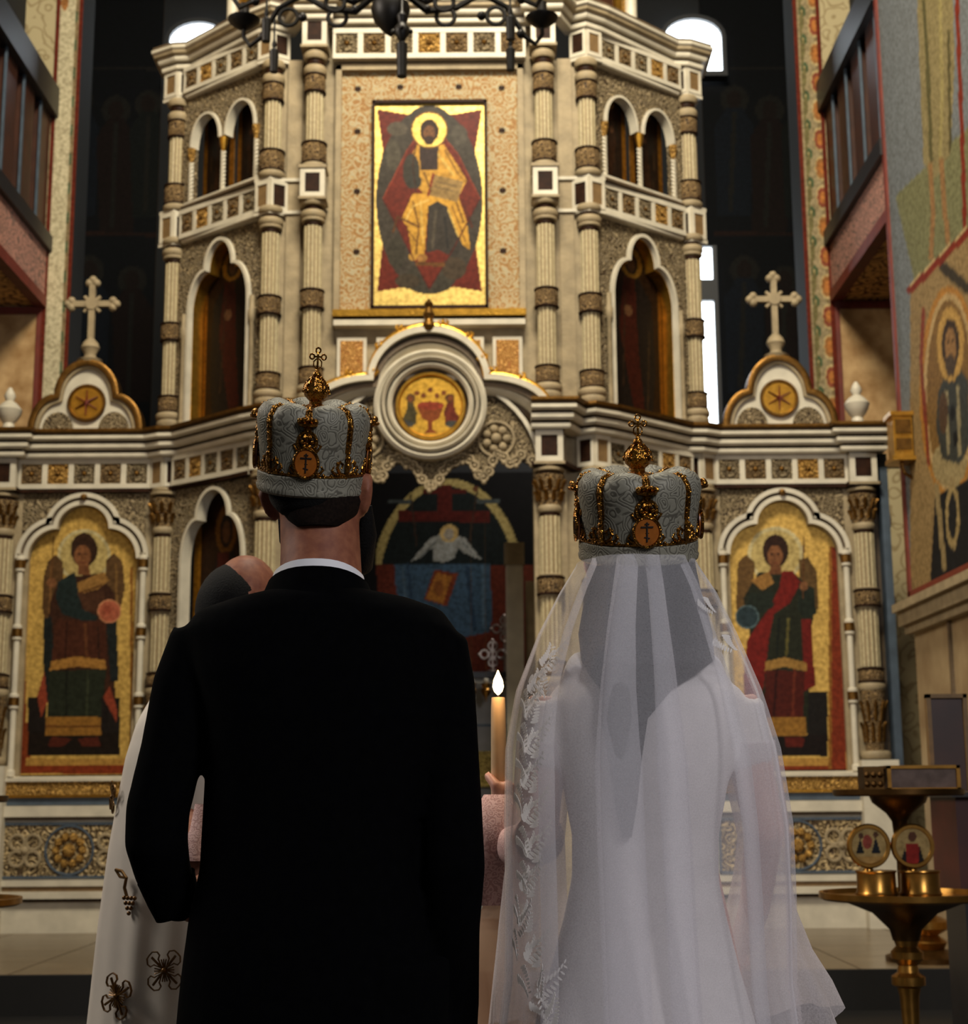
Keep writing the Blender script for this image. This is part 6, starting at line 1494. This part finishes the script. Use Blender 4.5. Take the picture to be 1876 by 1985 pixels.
# things on the trays
bxo = thing('reliquary_box', (CX+0.02, YS, zt2), 'long low brass and glass casket on the upper tray', 'casket')
xa, xb = P(1712, 1500, YS).x, P(1852, 1500, YS).x; za, zb_ = zt+0.009, P(1780, 1484, YS).z
mat('case_glass', (120, 104, 96), 0.12, noise=0.4, scale=18)
b = MB(); b.box(xa+0.012, xb-0.012, YS-0.05, YS+0.06, za+0.015, zb_-0.01); b.build('glass', 'case_glass', bxo)
b = MB()
b.box(xa, xb, YS-0.06, YS+0.07, za, za+0.016); b.box(xa, xb, YS-0.06, YS+0.07, zb_-0.012, zb_); b.build('rails', 'brass', bxo)
for x in (xa, xb-0.014):
    for y in (YS-0.06, YS+0.056):
        b = MB(); b.box(x, x+0.014, y, y+0.014, za, zb_); b.build('corner_post', 'brass', bxo)
b = MB()
xs, xe = P(1668, 1500, YS).x, P(1706, 1500, YS).x
b.box(xs, xe, YS-0.05, YS+0.05, za, P(1690, 1486, YS).z)
for k in range(3):
    for j in range(2): b.sphere((xs+(xe-xs)*(k+0.5)/3, YS-0.05, za+0.03+0.035*j), 0.012, 7)
tag(b.build('brass_block', 'brass_dark', None), 'small ornate brass block left of the casket on the upper tray', 'ornament')
fr = thing('framed_icon', (P(1830, 1480, YS+0.12).x, YS+0.12, zb_), 'brown framed board standing behind the brass casket', 'frame')
p0, p1 = P(1802, 1484, YS+0.1), P(1872, 1345, YS+0.1)
b = MB(); b.box(p0.x+0.014, p1.x-0.014, YS+0.105, YS+0.12, zt+0.01, p1.z-0.014); b.build('board', 'dark_wood', fr)
b = MB(); b.box(p0.x, p0.x+0.016, YS+0.09, YS+0.125, zt+0.01, p1.z); b.box(p1.x-0.016, p1.x, YS+0.09, YS+0.125, zt+0.01, p1.z); b.box(p0.x, p1.x, YS+0.09, YS+0.125, p1.z-0.016, p1.z); b.build('frame', 'inlay_flute', fr)
for px, paintops, lb in ((1683, 'two', 'round enamel icon of two figures on a brass cup, lower tray'), (1768, 'red', 'round enamel icon of a figure in red on a brass cup, lower tray')):
    c = P(px, 1640, YS-0.05); r = 36/498.0; cupx = P(px+24, 1710, YS-0.05).x
    t = thing('round_icon', (c.x, YS-0.05, zl), lb, 'icon', 'round icons on the candle stand')
    ops = [('r', 0, 0, 3000, 3000, (196, 176, 130)), ('e', px, 1640, 38, 38, (176, 150, 96), 0.2)]
    if paintops == 'two': ops += [('p', [(px-24, 1655), (px-16, 1625), (px-8, 1655)], (30, 30, 30)), ('p', [(px+6, 1655), (px+14, 1622), (px+24, 1655)], (30, 34, 40)), ('e', px-2, 1632, 9, 14, (150, 70, 56)), ('e', px-15, 1620, 5, 6, (90, 60, 40)), ('e', px+14, 1618, 5, 6, (90, 60, 40)), ('r', px-40, 1660, px+40, 1690, (176, 140, 80))]
    else: ops += [('p', [(px-14, 1675), (px-12, 1635), (px+12, 1635), (px+16, 1675)], (150, 40, 32)), ('p', [(px-24, 1678), (px-14, 1640), (px-10, 1678)], (30, 28, 28)), ('p', [(px+12, 1678), (px+14, 1640), (px+26, 1678)], (34, 30, 28)), ('e', px, 1622, 8, 10, (96, 60, 40))]
    o = painted('plaque', (c.x-r, YS-0.06, c.z-r), (2*r, 0, 0), (0, 0, 2*r), 40, 40, ops, t, 0.01)
    bm = bmesh.new(); bm.from_mesh(o.data); bmesh.ops.delete(bm, geom=[v for v in bm.verts if math.hypot(v.co.x-c.x, v.co.z-c.z) > r*1.01], context='VERTS'); bm.to_mesh(o.data); bm.free()
    md = o.modifiers.new('s', 'SOLIDIFY'); md.thickness = 0.01
    b = MB(); b.lathe([(0.001, 0.0), (r*0.98, 0.0), (r*0.9, 0.05), (r*0.4, 0.08), (0.001, 0.085)], (c.x, YS-0.045, c.z), 30, 'y'); b.build('back', 'brass_dark', t, True)
    b = MB(); b.ring((c.x, YS-0.055, c.z), r, 0.011, 36); b.build('rim', 'brass', t, True)
    b = MB(); zc0, zc1 = zl+0.003, P(px, 1688, YS-0.05).z; b.lathe([(0.077, zc0), (0.079, zc0+0.01), (0.073, zc0+0.02), (0.072, zc1-0.01), (0.077, zc1-0.004), (0.076, zc1), (0.02, zc1)], (c.x+0.03, YS-0.02, 0), 30); b.build('cup', 'brass', t, True)
    b = MB(); b.lathe([(0.02, zc1), (0.015, c.z-r)], (c.x, YS-0.03, 0), 12); b.build('neck', 'brass', t, True)
# second turned candlestick standing on the platform
q = P(1797, 1852, 9.4); zq0 = ZS
t = thing('floor_candlestick', (q.x, 9.4, ZS), 'squat turned brass candlestick on the platform behind the stand', 'candlestick')
zt3 = P(1797, 1765, 9.4).z
h = zt3-ZS
b = MB(); b.lathe([(0.24, 0), (0.24, 0.03), (0.16, 0.06), (0.10, 0.07)], (q.x, 9.4, ZS), 30); b.build('foot', 'brass_dark', t, True)
b = MB(); b.lathe([(0.10, 0.07), (0.12, 0.11), (0.07, 0.15), (0.14, 0.19), (0.14, 0.23), (0.05, 0.27), (0.09, 0.31), (0.05, 0.34), (0.03, max(0.4, h))], (q.x, 9.4, ZS), 26); b.build('stem', 'brass', t, True)
# dark lectern at the very edge
a, c = P(1852, 1560, 7.0), P(1990, 1560, 7.0)
t = thing('lectern', ((a.x+c.x)/2, 7.2, 0), 'dark reddish wooden lectern cut by the right edge', 'lectern')
mat('red_wood', (74, 24, 14), 0.5, noise=0.4, scale=6)
b = MB(); b.box(a.x, c.x, 7.0, 7.4, P(1860, 1735, 7).z, P(1860, 1545, 7).z); b.build('body', 'red_wood', t)
b = MB(); b.box(a.x-0.03, c.x, 6.95, 7.45, P(1860, 1545, 7).z, P(1860, 1535, 7).z); b.build('top', 'dark_beam', t)
b = MB(); b.box(a.x+0.03, c.x, 7.05, 7.35, 0, P(1860, 1735, 7).z); b.build('base', 'dark_beam', t)

# ================================================================== CHANDELIER, only its foot shows
YH = 7.6
c0 = P(757, 20, YH)
ch = thing('chandelier', (c0.x, YH, c0.z), 'dark wrought iron chandelier with scrolled arms hanging in front of the screen', 'chandelier')
b = MB(); b.lathe([(0.004, -0.15), (0.03, -0.13), (0.05, -0.11), (0.09, -0.06), (0.105, 0.0), (0.10, 0.03), (0.06, 0.06), (0.05, 0.25), (0.09, 0.3), (0.04, 0.36), (0.03, 3.5)], (c0.x, YH, c0.z), 24); b.build('bowl', 'iron', ch, True)
tz = P(781, 50, YH)
b = MB(); b.lathe([(0.026, -0.34), (0.03, -0.16), (0.012, -0.14), (0.04, -0.10), (0.042, -0.07), (0.02, -0.04), (0.03, 0.0), (0.01, 0.03), (0.008, 0.3)], (tz.x, YH-0.1, tz.z), 14); b.build('tassel', 'iron', ch, True)
for k in range(4): a = k*math.pi/2; b = MB(); b.sphere((tz.x+0.045*math.cos(a), YH-0.1+0.045*math.sin(a), tz.z-0.085), 0.014, 7); b.build('bead', 'iron', ch, True)
for an_ in (14, 166, 196, 344):
    an = R(an_); ca, sa = math.cos(an), math.sin(an)
    def ap(r, z): return (c0.x+r*ca, YH+r*sa, c0.z+z)
    b = MB(); b.tube([ap(0.06, 0.12), ap(0.2, 0.02), ap(0.36, 0.06), ap(0.5, 0.16), ap(0.64, 0.1), ap(0.74, -0.06), ap(0.80, -0.10), ap(0.84, -0.04), ap(0.84, 0.05)], [0.018, 0.02, 0.018, 0.016, 0.015, 0.014, 0.014, 0.013, 0.012], 8)
    arm = b.build('arm', 'iron', ch, True)
    for r_, z_ in ((0.3, 0.0), (0.58, 0.04)):
        b = MB(); b.ring(ap(r_, z_), 0.05, 0.012, 16); b.build('scroll', 'iron', arm, True)
    for r_ in (0.2, 0.5, 0.72):
        b = MB(); b.sphere(ap(r_, 0.03 if r_ < 0.6 else -0.05), 0.026, 8); b.build('bead', 'iron', arm, True)
    b = MB(); p = ap(0.84, 0.05); b.lathe([(0.015, -0.05), (0.05, -0.03), (0.085, 0.0), (0.09, 0.012), (0.03, 0.02), (0.028, 0.10)], p, 16); b.build('cup', 'iron', arm, True)
    b = MB(); p = ap(0.66, -0.1); b.lathe([(0.022, -0.17), (0.026, -0.05), (0.008, -0.03), (0.014, -0.01), (0.006, 0.02), (0.005, 0.15)], p, 10); b.build('tassel', 'iron', arm, True)
